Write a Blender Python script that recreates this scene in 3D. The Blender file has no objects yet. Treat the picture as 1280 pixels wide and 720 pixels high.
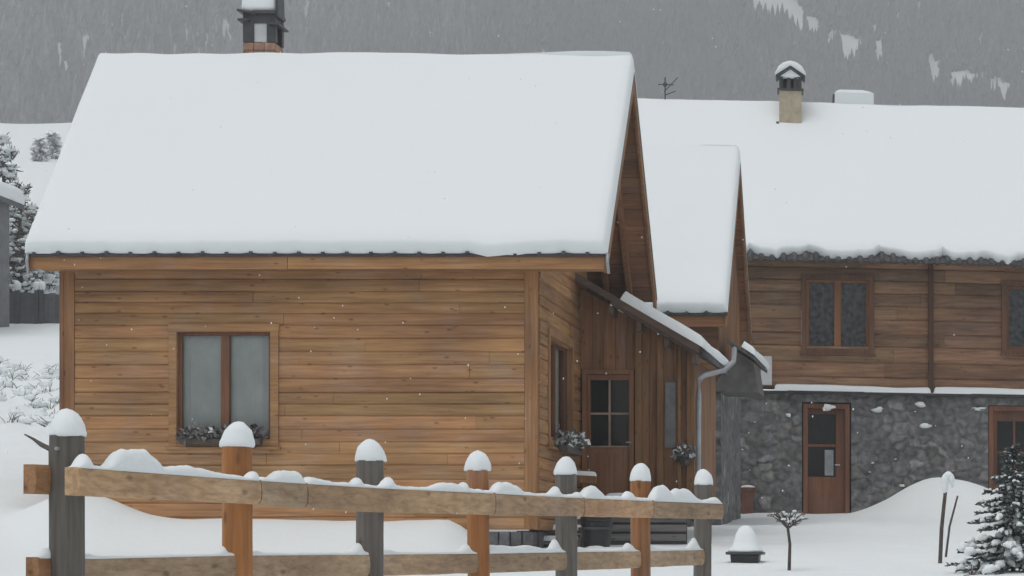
import bpy, math, random
from mathutils import Vector, noise
random.seed(7)
R = random.Random(11)
S = bpy.context.scene
COL = S.collection

# ------------------------------------------------------------------ camera, sky, sun, exposure
F, CX, CY = 3100.0, 1197.0, 710.0            # focal length and principal point of the view (1280-wide pixels)
cam = bpy.data.cameras.new('camera'); co = bpy.data.objects.new('camera', cam); COL.objects.link(co)
cam.sensor_width = 36; cam.lens = F / 1280 * 36
cam.shift_x = -(CX - 640) / 1280; cam.shift_y = (CY - 360) / 1280
cam.clip_start = 0.1; cam.clip_end = 8000
co.location = (0, 0, 0); co.rotation_euler = (math.radians(90), 0, 0)
S.camera = co
S.render.resolution_x = 1024; S.render.resolution_y = 576
W = bpy.data.worlds.new('World'); S.world = W; W.use_nodes = True
nt = W.node_tree; bg = nt.nodes['Background']
sky = nt.nodes.new('ShaderNodeTexSky'); sky.sky_type = 'NISHITA'; sky.sun_disc = False
SUN_EL, SUN_ROT = math.radians(72), math.radians(215)
sky.sun_elevation = SUN_EL; sky.sun_rotation = SUN_ROT
sky.dust_density = 4; sky.air_density = 1.0; sky.ozone_density = 1.0
hsv = nt.nodes.new('ShaderNodeHueSaturation'); hsv.inputs['Saturation'].default_value = 0.22
nt.links.new(sky.outputs[0], hsv.inputs['Color']); nt.links.new(hsv.outputs[0], bg.inputs[0])
bg.inputs[1].default_value = 0.15
sl = bpy.data.lights.new('sun', 'SUN'); so = bpy.data.objects.new('sun', sl); COL.objects.link(so)
sl.energy = 0.5; sl.angle = math.radians(60); sl.color = (1, .97, .94)
sd = Vector((math.sin(SUN_ROT) * math.cos(SUN_EL), math.cos(SUN_ROT) * math.cos(SUN_EL), math.sin(SUN_EL)))
so.rotation_euler = sd.to_track_quat('Z', 'Y').to_euler()
S.view_settings.view_transform = 'Standard'; S.view_settings.look = 'None'
S.view_settings.gamma = 1; S.view_settings.use_curve_mapping = False
S.view_settings.exposure = -0.26
try:
    S.cycles.volume_bounces = 2
except Exception:
    pass

# ------------------------------------------------------------------ helpers
def at(px, py, Y):                            # a point of the place seen at this pixel at depth Y
    return Vector(((px - CX) * Y / F, Y, (CY - py) * Y / F))
def X_(px, Y): return (px - CX) * Y / F
def Z_(py, Y): return (CY - py) * Y / F
def sm(a, b, x):
    t = max(0., min(1., (x - a) / (b - a))); return t * t * (3 - 2 * t)
def nz(x, y=0., z=0.): return noise.noise(Vector((x, y, z)))

class MB:
    def __init__(s, tf=None): s.v = []; s.f = []; s.t = []; s.m = []; s.tf = tf
    def add(s, vs, fs, tint=(1, 1, 1), mi=0):
        b = len(s.v)
        for p in vs:
            p = Vector(p)
            s.v.append(s.tf(p) if s.tf else p)
        for f in fs:
            s.f.append(tuple(b + i for i in f)); s.t.append(tint); s.m.append(mi)
    def box(s, a, b, tint=(1, 1, 1), mi=0):
        x0, y0, z0 = a; x1, y1, z1 = b
        vs = [(x0,y0,z0),(x1,y0,z0),(x1,y1,z0),(x0,y1,z0),(x0,y0,z1),(x1,y0,z1),(x1,y1,z1),(x0,y1,z1)]
        s.add(vs, [(0,3,2,1),(4,5,6,7),(0,1,5,4),(1,2,6,5),(2,3,7,6),(3,0,4,7)], tint, mi)
    def hexa(s, vs, tint=(1, 1, 1), mi=0):    # bottom 4 then top 4
        s.add(vs, [(0,3,2,1),(4,5,6,7),(0,1,5,4),(1,2,6,5),(2,3,7,6),(3,0,4,7)], tint, mi)
    def bar(s, p, q, w, h, tint=(1, 1, 1), up=(0, 0, 1), mi=0):
        p = Vector(p); q = Vector(q); d = (q - p).normalized(); up = Vector(up)
        if abs(d.dot(up)) > .98: up = Vector((0, 1, 0))
        r = d.cross(up).normalized(); u = r.cross(d)
        vs = [c + r * a * w / 2 + u * b * h / 2 for b in (-1, 1) for c, a in ((p, -1), (p, 1), (q, 1), (q, -1))]
        s.hexa(vs, tint, mi)
    def rings(s, rs, tint=(1, 1, 1), cap=True, mi=0):
        n = len(rs[0]); vs = [p for r in rs for p in r]; fs = []
        for i in range(len(rs) - 1):
            for j in range(n):
                k = (j + 1) % n
                fs.append((i*n+j, i*n+k, (i+1)*n+k, (i+1)*n+j))
        if cap: fs.append(tuple(range(n - 1, -1, -1))); fs.append(tuple(range((len(rs)-1)*n, len(rs)*n)))
        s.add(vs, fs, tint, mi)
    def tube(s, pts, rad, n=7, tint=(1, 1, 1), mi=0):
        pts = [Vector(p) for p in pts]; rs = []
        for i, p in enumerate(pts):
            d = (pts[min(i+1, len(pts)-1)] - pts[max(i-1, 0)]).normalized()
            a = Vector((0, 0, 1)) if abs(d.z) < .9 else Vector((1, 0, 0))
            u = d.cross(a).normalized(); w = d.cross(u)
            r = rad[i] if isinstance(rad, (list, tuple)) else rad
            rs.append([p + (u * math.cos(6.2832*j/n) + w * math.sin(6.2832*j/n)) * r for j in range(n)])
        s.rings(rs, tint, True, mi)
    def lathe(s, c, prof, n=20, tint=(1, 1, 1), wob=0., mi=0):   # prof: (radius, z) bottom to top
        c = Vector(c); rs = []
        for r, z in prof:
            rs.append([c + Vector((math.cos(6.2832*j/n), math.sin(6.2832*j/n), 0)) * (r * (1 + wob * nz(c.x*7+math.cos(6.28*j/n)*1.3, c.y*3+math.sin(6.28*j/n)*1.3, z*6))) + Vector((0, 0, z)) for j in range(n)])
        s.rings(rs, tint, True, mi)
    def blob(s, c, r, tint=(1, 1, 1), n=10, m=6, wob=.15, mi=0, flat=-1.):
        c = Vector(c); rs = []
        sd_ = c.x * 3.1 + c.y * 1.7 + c.z * 5
        for i in range(m + 1):
            th = -1.5708 + 3.14159 * i / m
            rr = max(.02, math.cos(th)); zz = max(flat, math.sin(th))
            rs.append([c + Vector((math.cos(6.2832*j/n)*rr*r[0], math.sin(6.2832*j/n)*rr*r[1], zz*r[2])) * (1 + wob * nz(sd_ + math.cos(6.28*j/n)*rr, math.sin(6.28*j/n)*rr, zz)) for j in range(n)])
            for q in range(n): rs[-1][q] = c + (Vector((math.cos(6.2832*q/n)*rr*r[0], math.sin(6.2832*q/n)*rr*r[1], zz*r[2])) * (1 + wob * nz(sd_ + math.cos(6.28*q/n)*rr, math.sin(6.28*q/n)*rr, zz)))
        s.rings(rs, tint, True, mi)
    def build(s, name, mat, parent=None, smooth=False, bevel=0., recalc=False):
        me = bpy.data.meshes.new(name)
        o = bpy.data.objects.new(name, me); COL.objects.link(o)
        off = Vector((0, 0, 0))
        p = parent
        while p: off += p.location; p = p.parent
        if parent: o.parent = parent
        me.from_pydata([v - off for v in s.v], [], s.f)
        mats = mat if isinstance(mat, (list, tuple)) else [mat]
        for m in mats: me.materials.append(m)
        me.polygons.foreach_set('material_index', s.m)
        ca = me.color_attributes.new('tint', 'FLOAT_COLOR', 'CORNER')
        buf = []
        for f, t in zip(s.f, s.t): buf += [t[0], t[1], t[2], 1.] * len(f)
        ca.data.foreach_set('color', buf)
        if smooth: me.polygons.foreach_set('use_smooth', [True] * len(s.f))
        me.update()
        if recalc:
            import bmesh
            b = bmesh.new(); b.from_mesh(me); bmesh.ops.recalc_face_normals(b, faces=b.faces); b.to_mesh(me); b.free()
        if bevel:
            bm = o.modifiers.new('bevel', 'BEVEL'); bm.width = bevel; bm.segments = 2; bm.limit_method = 'ANGLE'
        return o
def tag(o, label=None, cat=None, group=None, kind=None):
    for k, v in (('label', label), ('category', cat), ('group', group), ('kind', kind)):
        if v: o[k] = v
    return o
def thing(name, loc, label, cat, group=None):
    o = bpy.data.objects.new(name, None); COL.objects.link(o); o.location = loc
    return tag(o, label, cat, group)
def part(name, loc, parent):                  # an Empty that is a part: none used for meshes, only groups of sub-parts
    raise RuntimeError

# ------------------------------------------------------------------ materials
def newmat(name):
    m = bpy.data.materials.new(name); m.use_nodes = True
    n = m.node_tree; b = n.nodes['Principled BSDF']
    return m, n, b
def N(n, t, **kw):
    x = n.nodes.new(t)
    for k, v in kw.items():
        if k in x.inputs: x.inputs[k].default_value = v
        else: setattr(x, k, v)
    return x
def coords(n, scale=(1, 1, 1)):
    tc = N(n, 'ShaderNodeTexCoord'); mp = N(n, 'ShaderNodeMapping'); mp.inputs['Scale'].default_value = scale
    n.links.new(tc.outputs['Object'], mp.inputs[0]); return mp.outputs[0]
def ramp(n, src, stops):
    r = N(n, 'ShaderNodeValToRGB'); e = r.color_ramp.elements
    while len(e) < len(stops): e.new(.5)
    for el, (p, c) in zip(e, stops): el.position = p; el.color = (c[0], c[1], c[2], 1)
    n.links.new(src, r.inputs[0]); return r.outputs[0]
def mul(n, a, b, t='MULTIPLY', f=1.):
    m = N(n, 'ShaderNodeMix'); m.data_type = 'RGBA'; m.blend_type = t; m.inputs[0].default_value = f
    n.links.new(a, m.inputs[6]); n.links.new(b, m.inputs[7]); return m.outputs[2]
def bump(n, b, src, strength=.4, dist=.01):
    k = N(n, 'ShaderNodeBump'); k.inputs['Strength'].default_value = strength; k.inputs['Distance'].default_value = dist
    n.links.new(src, k.inputs['Height']); n.links.new(k.outputs[0], b.inputs['Normal'])
def plain(name, col, rough=.6, metal=0., var=.25, scale=6., bs=.15):
    m, n, b = newmat(name); b.inputs['Roughness'].default_value = rough; b.inputs['Metallic'].default_value = metal
    no = N(n, 'ShaderNodeTexNoise', Scale=scale, Detail=6.); n.links.new(coords(n), no.inputs['Vector'])
    c = ramp(n, no.outputs[0], [(.3, [x * (1 - var) for x in col]), (.7, [x * (1 + var) for x in col])])
    at_ = N(n, 'ShaderNodeAttribute', attribute_name='tint')
    n.links.new(mul(n, c, at_.outputs['Color']), b.inputs['Base Color'])
    bump(n, b, no.outputs[0], bs, .01)
    return m
def wood(name, dark, light, axis=0, fine=26., rough=.75, knots=True):
    m, n, b = newmat(name); b.inputs['Roughness'].default_value = rough
    sc = [fine] * 3; sc[axis] = fine * .045
    no = N(n, 'ShaderNodeTexNoise', Scale=1., Detail=8., Roughness=.65, Distortion=.3); n.links.new(coords(n, sc), no.inputs['Vector'])
    c = ramp(n, no.outputs[0], [(.28, dark), (.5, [(a + l) / 2 for a, l in zip(dark, light)]), (.74, light)])
    sc2 = [2.2] * 3; sc2[axis] = .7
    n2 = N(n, 'ShaderNodeTexNoise', Scale=1., Detail=3.); n.links.new(coords(n, sc2), n2.inputs['Vector'])
    c2 = ramp(n, n2.outputs[0], [(.3, (.72, .7, .7)), (.7, (1.2, 1.2, 1.18))])
    c = mul(n, c, c2)
    if knots:
        sc3 = [9.] * 3; sc3[axis] = 3.5
        vo = N(n, 'ShaderNodeTexVoronoi', Scale=1.); n.links.new(coords(n, sc3), vo.inputs['Vector'])
        k = ramp(n, vo.outputs['Distance'], [(.06, (.35, .3, .28)), (.17, (1, 1, 1))]); c = mul(n, c, k, f=.75)
    n4 = N(n, 'ShaderNodeTexNoise', Scale=.9, Detail=5., Roughness=.6); n.links.new(coords(n, [1.6 if k == axis else 2.6 for k in range(3)]), n4.inputs['Vector'])
    gw = N(n, 'ShaderNodeMapRange'); gw.inputs[1].default_value = .5; gw.inputs[2].default_value = .78; gw.inputs[4].default_value = .4
    n.links.new(n4.outputs[0], gw.inputs[0])
    hs = N(n, 'ShaderNodeHueSaturation', Saturation=.45, Value=1.02); n.links.new(c, hs.inputs['Color'])
    mw = N(n, 'ShaderNodeMix'); mw.data_type = 'RGBA'; n.links.new(gw.outputs[0], mw.inputs[0]); n.links.new(c, mw.inputs[6]); n.links.new(hs.outputs[0], mw.inputs[7]); c = mw.outputs[2]
    at_ = N(n, 'ShaderNodeAttribute', attribute_name='tint')
    n.links.new(mul(n, c, at_.outputs['Color']), b.inputs['Base Color'])
    bump(n, b, no.outputs[0], .35, .006)
    return m
def snowmat(name, col=(.82, .865, .875), scale=3., bs=.45, bd=.04):
    m, n, b = newmat(name); b.inputs['Roughness'].default_value = .75
    try: b.inputs['Specular IOR Level'].default_value = .25
    except Exception: pass
    b.inputs['Base Color'].default_value = (*col, 1)
    n1 = N(n, 'ShaderNodeTexNoise', Scale=scale, Detail=7., Roughness=.55); n.links.new(coords(n), n1.inputs['Vector'])
    n2 = N(n, 'ShaderNodeTexNoise', Scale=45., Detail=3.); n.links.new(coords(n), n2.inputs['Vector'])
    a = N(n, 'ShaderNodeMath', operation='MULTIPLY_ADD'); a.inputs[1].default_value = .12
    n.links.new(n2.outputs[0], a.inputs[0]); n.links.new(n1.outputs[0], a.inputs[2])
    bump(n, b, a.outputs[0], bs, bd)
    return m
SNOW = snowmat('snow'); ROOFSNOW = snowmat('roof_snow', scale=1.2, bs=.2, bd=.03)
WX = wood('larch_boards', (.235, .112, .044), (.48, .268, .112), 0)
WY = wood('larch_boards_side', (.21, .096, .034), (.46, .248, .097), 1)
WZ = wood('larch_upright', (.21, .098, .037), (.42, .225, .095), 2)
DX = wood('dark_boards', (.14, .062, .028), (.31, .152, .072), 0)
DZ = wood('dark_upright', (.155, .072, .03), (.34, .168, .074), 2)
LX = wood('lodge_logs', (.13, .066, .037), (.37, .215, .118), 0, fine=18)
RED = wood('red_brown_joinery', (.12, .043, .018), (.22, .085, .036), 2, knots=False, rough=.5)
FG = wood('grey_weathered_post', (.085, .075, .066), (.21, .19, .168), 2, fine=40)
FO = wood('orange_stained_post', (.24, .095, .03), (.50, .21, .065), 2, fine=40)
FR = wood('weathered_rail', (.25, .16, .09), (.56, .40, .25), 1, fine=34)
GREYW = wood('grey_planks', (.10, .095, .09), (.22, .21, .2), 0)
DTRIM = wood('dark_trim', (.085, .04, .022), (.20, .095, .048), 2)
METAL = plain('dark_metal', (.05, .05, .055), .5, .0, .3)
ZINC = plain('zinc', (.36, .38, .40), .4, .3, .15)
TILE = plain('dark_tiles', (.085, .08, .08), .7, 0, .35, 9)
BLACK = plain('black_plastic', (.02, .02, .022), .45)
WHITEP = plain('white_plastic', (.6, .62, .62), .5, 0, .06)
STUCCO = plain('beige_stucco', (.44, .38, .28), .9, 0, .14, 9, .3)
BRICK = plain('chimney_brick', (.34, .21, .15), .9, 0, .3, 12, .3)
TERRA = plain('terracotta', (.17, .075, .05), .8, 0, .2)
PANE_MOTTLE = plain('painted_reflection', (.10, .105, .115), .9, 0, .75, 11, 0)  # dark mottle painted to imitate reflections in the lodge panes
CURT = plain('curtain', (.60, .64, .62), .9, 0, .08, 4)
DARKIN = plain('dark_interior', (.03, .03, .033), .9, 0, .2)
LEAFD = plain('dry_leaf', (.13, .125, .12), .9, 0, .4, 20)
TWIG = plain('twig', (.085, .07, .06), .9, 0, .3, 20)
FROSTN = plain('frosted_needles', (.68, .70, .71), .9, 0, .3, 9)
NEEDLE = plain('spruce_needles', (.085, .097, .09), .8, 0, .4, 12)
GREYWALL = plain('grey_wall', (.17, .17, .175), .9, 0, .15, 4)
DARKFENCE = plain('dark_grey_boards', (.10, .105, .115), .8, 0, .2, 5)
FOREST = plain('far_forest', (.085, .086, .088), 1., 0, .3, .3, 0)
def glass(name, tint=(.95, .96, .96)):
    m, n, b = newmat(name); n.nodes.remove(b); out = n.nodes['Material Output']
    tr = N(n, 'ShaderNodeBsdfTransparent'); tr.inputs[0].default_value = (*tint, 1)
    gl = N(n, 'ShaderNodeBsdfGlossy', Roughness=.06); fr = N(n, 'ShaderNodeFresnel', IOR=1.5)
    no = N(n, 'ShaderNodeTexNoise', Scale=2.5, Detail=1.); n.links.new(coords(n), no.inputs['Vector'])
    k = N(n, 'ShaderNodeBump', Strength=.06, Distance=.05); n.links.new(no.outputs[0], k.inputs['Height'])
    n.links.new(k.outputs[0], gl.inputs['Normal'])
    mx = N(n, 'ShaderNodeMixShader'); n.links.new(fr.outputs[0], mx.inputs[0])
    n.links.new(tr.outputs[0], mx.inputs[1]); n.links.new(gl.outputs[0], mx.inputs[2]); n.links.new(mx.outputs[0], out.inputs[0])
    return m
GLASS = glass('window_glass')

# ------------------------------------------------------------------ terrain
def ground(x, y):
    base = -1.5 + .053 * min(y, 49.) + .004 * max(0, y - 49)
    left = .85 + .152 * (y - 33) if y < 80 else 8. + .235 * (y - 80) if y < 200 else 36.2 - .05 * (y - 200)
    left = max(left, base + .0)
    wl = sm(-11.2, -13.0, x - 0.02 * max(0, y - 60)) * sm(29.0, 33.5, y)
    wf = sm(56, 75, y)
    w = max(wl, wf)
    z = base * (1 - w) + left * w
    # bank of snow along the cabin front, heaped at its left corner
    bank = math.exp(-((y - 32.4) / 1.1) ** 2) * (.40 * sm(-12.6, -11., x) * sm(-6.0, -6.7, x) + .45 * math.exp(-((x + 11.6) / .75) ** 2))
    z += bank
    # mound against the lodge
    z += .64 * math.exp(-((x + .5) / 1.02) ** 2 - ((y - 46.6) / 1.2) ** 2) + .35 * math.exp(-((x - .5) / .8) ** 2 - ((y - 46.0) / 1.5) ** 2)
    z += .05 * nz(x * .7, y * .5) + .02 * nz(x * 2.1, y * 1.9, 4)
    if y > 36 and x < -11: 
        rough = sm(40, 46, y) * sm(66, 56, y)
        z += rough * (.16 * nz(x * 1.6, y * .9, 2) + .10 * nz(x * 4, y * 3, 5))
    if y > 100: z += .9 * nz(x * .06, y * .03, 7) * sm(100, 150, y)
    return z
def gpix(px, py):                             # where the view ray through this pixel meets the ground
    y = 22.
    while y < 120:
        if ground(X_(px, y), y) >= Z_(py, y): return Vector((X_(px, y), y, ground(X_(px, y), y)))
        y += .05
    return at(px, py, 40)
xs = [-420, -300, -220, -160, -120, -100, -90] + [-84 + 1.0 * i for i in range(54)] + [-30 + .5 * i for i in range(24)] + [-18 + .14 * i for i in range(157)] + [4.2 + .8 * i for i in range(10)] + [14, 18, 25, 40, 70, 110, 180, 300, 420]
ys = [-120, -80, -50, -30, -18, -10, -5, 0, 4] + [6 + .6 * i for i in range(30)] + [24 + .14 * i for i in range(190)] + [50.6 + .4 * i for i in range(75)] + [80.6 + 2 * i for i in range(20)] + [121 + 4 * i for i in range(26)] + [230, 245, 260]
g = MB(); nx = len(xs)
g.add([(x, y, ground(x, y)) for y in ys for x in xs],
      [(j*nx+i, j*nx+i+1, (j+1)*nx+i+1, (j+1)*nx+i) for j in range(len(ys)-1) for i in range(nx-1)])
tag(g.build('snowy_ground', SNOW, smooth=True), kind='structure')

# forested mountain behind the valley
def mount(x, y):
    t = y - 240
    z = 20 + .02 * t + .52 * max(0, t - 330) - .00001 * x * x
    z += 26 * nz(x * .006, y * .004, 3) * sm(300, 600, t) + 9 * nz(x * .02, y * .012, 9) * sm(300, 500, t)
    return z
mb = MB(); mx_ = [-900 + 20 * i for i in range(81)]; my_ = [240 + 20 * i for i in range(62)]; nx = len(mx_)
mb.add([(x, y, mount(x, y)) for y in my_ for x in mx_],
       [(j*nx+i, j*nx+i+1, (j+1)*nx+i+1, (j+1)*nx+i) for j in range(len(my_)-1) for i in range(nx-1)])
MSNOW = plain('forest_floor_snow', (.50, .51, .52), 1., 0, .35, .02, 0)
tag(mb.build('mountain', MSNOW, smooth=True), kind='structure')

# the wood on the mountain: small bare and frosted trees, one mass
fw = MB(); R2 = random.Random(3)
GAPS = [(66, 77, -5, 45), (27, 33, 45, 75), (73, 79, 68, 84), (55, 62, 66, 92), (215, 221, -5, 60), (229, 235, 26, 52), (242, 248, 42, 66), (254, 262, 28, 66), (267, 273, 18, 66), (278, 289, 18, 60), (359, 365, 8, 40), (378, 392, 2, 42), (468, 480, -5, 6), (480, 489, -2, 28), (423, 428, 10, 20), (520, 524, 20, 50),
        (942, 960, -6, 5), (956, 974, 0, 10), (970, 988, 5, 16), (984, 1003, 11, 22), (994, 1002, 14, 30), (1013, 1024, 26, 44), (1036, 1050, 41, 49), (1056, 1068, 49, 70), (1066, 1077, 54, 62), (1093, 1102, 56, 74), (1160, 1174, 86, 90), (1190, 1206, 93, 110), (1204, 1231, 95, 106), (1238, 1248, 102, 112), (1250, 1262, 105, 122)]      # snow gullies and ledges left open in the wood (photo pixels)
cnt = 0
while cnt < 15000:
    y = R2.uniform(590, 1010); px = R2.uniform(-60, 1340); x = X_(px, y); z = mount(x, y)
    py = CY - z * F / y
    if py < -140 or py > 230: continue
    h = R2.uniform(7, 14)
    if any(a - (1.2 if a < 600 else 3) < px + 3 * nz(py * .12, a) < b + (1.2 if a < 600 else 3) and c - 2 < py < d + h * (2.2 if a < 600 else 2.3) + (9 if a < 600 else 5) * nz(px * .25, py * .1) for a, b, c, d in GAPS) and not (px < 600 and R2.random() < .3): continue
    rad = h * R2.uniform(.13, .2)
    t = R2.uniform(.8, 1.25) * (1 + .4 * nz(x * .012, y * .006, 2))
    tint = (t, t, t)
    if px < 620 and R2.random() < .5 - .3 * sm(380, 620, px) + .5 * nz(px * .02, py * .004): t = R2.uniform(1.3, 2.2); tint = (t, t, t * 1.03)
    n = 5; rs = []
    for k, (rr, zz) in enumerate(((.25, 0), (1, .2), (.72, .5), (.4, .75), (.04, 1))):
        rs.append([Vector((x, y, z - .3)) + Vector((math.cos(1.2566*j + k) * rad * rr * R2.uniform(.6, 1.2), math.sin(1.2566*j + k) * rad * rr * R2.uniform(.6, 1.2), h * zz)) for j in range(n)])
    fw.rings(rs, tint, False); cnt += 1
tag(fw.build('mountain_forest', FOREST), 'bare grey forest covering the steep mountainside behind the houses', 'forest', kind='stuff')

# haze
hz = MB(); hz.box((-1000, -60, -14), (1000, 1500, 560))
HZ = bpy.data.materials.new('haze'); HZ.use_nodes = True; n = HZ.node_tree
n.nodes.remove(n.nodes['Principled BSDF']); pv = N(n, 'ShaderNodeVolumePrincipled', Density=.0007)
pv.inputs['Color'].default_value = (.93, .95, .96, 1)
n.links.new(pv.outputs[0], n.nodes['Material Output'].inputs['Volume'])
tag(hz.build('haze', HZ), 'grey winter haze filling the valley air', 'haze', kind='stuff')

# ------------------------------------------------------------------ builders for buildings
def tint(lo=.75, hi=1.25, warm=.06):
    t = R.uniform(lo, hi); return (t * (1 + R.uniform(-warm, warm)), t, t * (1 + R.uniform(-warm, warm)))
def boards(mb, a0, a1, z0, z1, rowh, holes=(), bulge=.025, lo=.7, hi=1.25, seg=(1.2, 3.6), wave=0., fade=0.):
    """horizontal boards in wall coordinates (along, outward, up); holes = (a0, a1, z0, z1)"""
    z = z0
    while z < z1 - .01:
        h = min(rowh * R.uniform(.85, 1.15), z1 - z)
        if z1 - z - h < .05: h = z1 - z
        cuts = [a0]; a = a0
        while True:
            a += R.uniform(*seg)
            if a > a1 - .3: break
            cuts.append(a)
        cuts.append(a1)
        for i in range(len(cuts) - 1):
            rngs = [(cuts[i], cuts[i+1])]
            for (h0, h1, hz0, hz1) in holes:
                if z + h * .5 > hz0 and z + h * .5 < hz1:
                    new = []
                    for (p, q) in rngs:
                        if q <= h0 or p >= h1: new.append((p, q)); continue
                        if p < h0: new.append((p, h0))
                        if q > h1: new.append((h1, q))
                    rngs = new
            t = tint(lo, hi); k_f = fade * (1 - (z - z0) / (z1 - z0)); t = (t[0] * (1 + k_f * .8), t[1] * (1 + k_f), t[2] * (1 + k_f * 1.35))   # low boards bleached by weather
            for (p, q) in rngs:
                if q - p < .02: continue
                e = .002; b = bulge * R.uniform(.8, 1.2); sh = R.uniform(-.004, .004)
                prof = [(0, .0), (b*.7+sh, .10), (b+sh, .35), (b+sh, .65), (b*.75+sh, .92), (0, 1.)]
                ns = max(1, int((q - p) / .8)) if wave else 1
                rs = []
                for k in range(ns + 1):
                    aa = p + e + (q - p - 2 * e) * k / ns
                    rs.append([(aa, o + wave * nz(aa * 1.3, z * 9), z + u * h + (wave * nz(aa * .8, z * 5, 3) if 0 < u < 1 else 0)) for o, u in prof] + [(aa, -.06, z + h), (aa, -.06, z)])
                mb.rings([[Vector(v) for v in r] for r in rs], t)
        z += h
def uprights(mb, a0, a1, ztop, z0, w=.16, lo=.75, hi=1.2, holes=()):
    """vertical boards; ztop is a function of the along coordinate"""
    a = a0
    while a < a1 - .01:
        ww = min(w * R.uniform(.9, 1.1), a1 - a)
        if a1 - a - ww < .04: ww = a1 - a
        spans = [(z0, None)]
        t = tint(lo, hi); o = R.uniform(.0, .006)
        rng = [(z0, ztop(a + .003), ztop(a + ww - .003))]
        for (h0, h1, hz0, hz1) in holes:
            if h0 < a + ww / 2 < h1:
                rng = [(z0, hz0, hz0), (hz1, ztop(a + .003), ztop(a + ww - .003))]
        for (zb, t0, t1) in rng:
            if min(t0, t1) <= zb + .01: continue
            p, q = a + .003, a + ww - .003
            mb.hexa([(p, .02+o, zb), (q, .02+o, zb), (q, -.03, zb), (p, -.03, zb), (p, .02+o, t0), (q, .02+o, t1), (q, -.03, t1), (p, -.03, t0)], t)
        a += ww
def snow_slab(mb, P, U, V, nrm, T, nu, nv, edge0=None, ru=.14, re=.14, round_top=False, amp=.028, sd=0., crest=0.):
    """snow lying on a slope: P lower left corner, U along the eave, V up the slope"""
    Ul, Vl = U.length, V.length; u_, v_ = U.normalized(), V.normalized()
    top = []; bot = []
    def pos(i, n, L, r0, r1):                 # denser towards rounded ends
        t = i / n; return t
    us = [0, .01, .03, .07, .14]; us = [x * (ru / .14) for x in us]
    inner = [ru + (Ul - 2 * ru) * k / nu for k in range(1, nu)]
    ul = us + inner + [Ul - x for x in reversed(us)]
    vs = [x * (re / .14) for x in (0, .01, .03, .07, .14)] + [re + (Vl - re) * k / nv for k in range(1, nv)] + [Vl - .03, Vl - .012, Vl]
    for v in vs:
        rt = []; rb = []
        for u in ul:
            d = min(u, Ul - u); k = min(1, d / ru); hu = math.sqrt(max(0, 1 - (1 - k) ** 2))
            k2 = min(1, v / re); hv = math.sqrt(max(0, 1 - (1 - k2) ** 2))
            h = T * min(hu, hv) if min(hu, hv) < 1 else T
            h = T * hu * hv
            h += amp * hu * hv * (nz(u * .6 + sd, v * .5, sd) + .5 * nz(u * 1.9, v * 1.7, sd + 3))
            ev = edge0(u) if edge0 else 0.
            vv = v - ev * max(0, 1 - v / .8)
            q = P + u_ * u + v_ * vv
            rt.append(q + nrm * (h + .004) + v_ * (crest * h / T * max(0, 1 - (Vl - v) / .3))); rb.append(q + nrm * .003)
        top.append(rt); bot.append(rb)
    n = len(ul); m = len(vs)
    vsall = [p for r in top for p in r] + [p for r in bot for p in r]; o = n * m
    fs = [(j*n+i, j*n+i+1, (j+1)*n+i+1, (j+1)*n+i) for j in range(m-1) for i in range(n-1)]
    fs += [(o+j*n+i+1, o+j*n+i, o+(j+1)*n+i, o+(j+1)*n+i+1) for j in range(m-1) for i in range(n-1)]
    fs += [(i, o+i, o+i+1, i+1) for i in range(n-1)]
    fs += [((m-1)*n+i+1, o+(m-1)*n+i+1, o+(m-1)*n+i, (m-1)*n+i) for i in range(n-1)]
    mb.add(vsall, fs)
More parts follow.
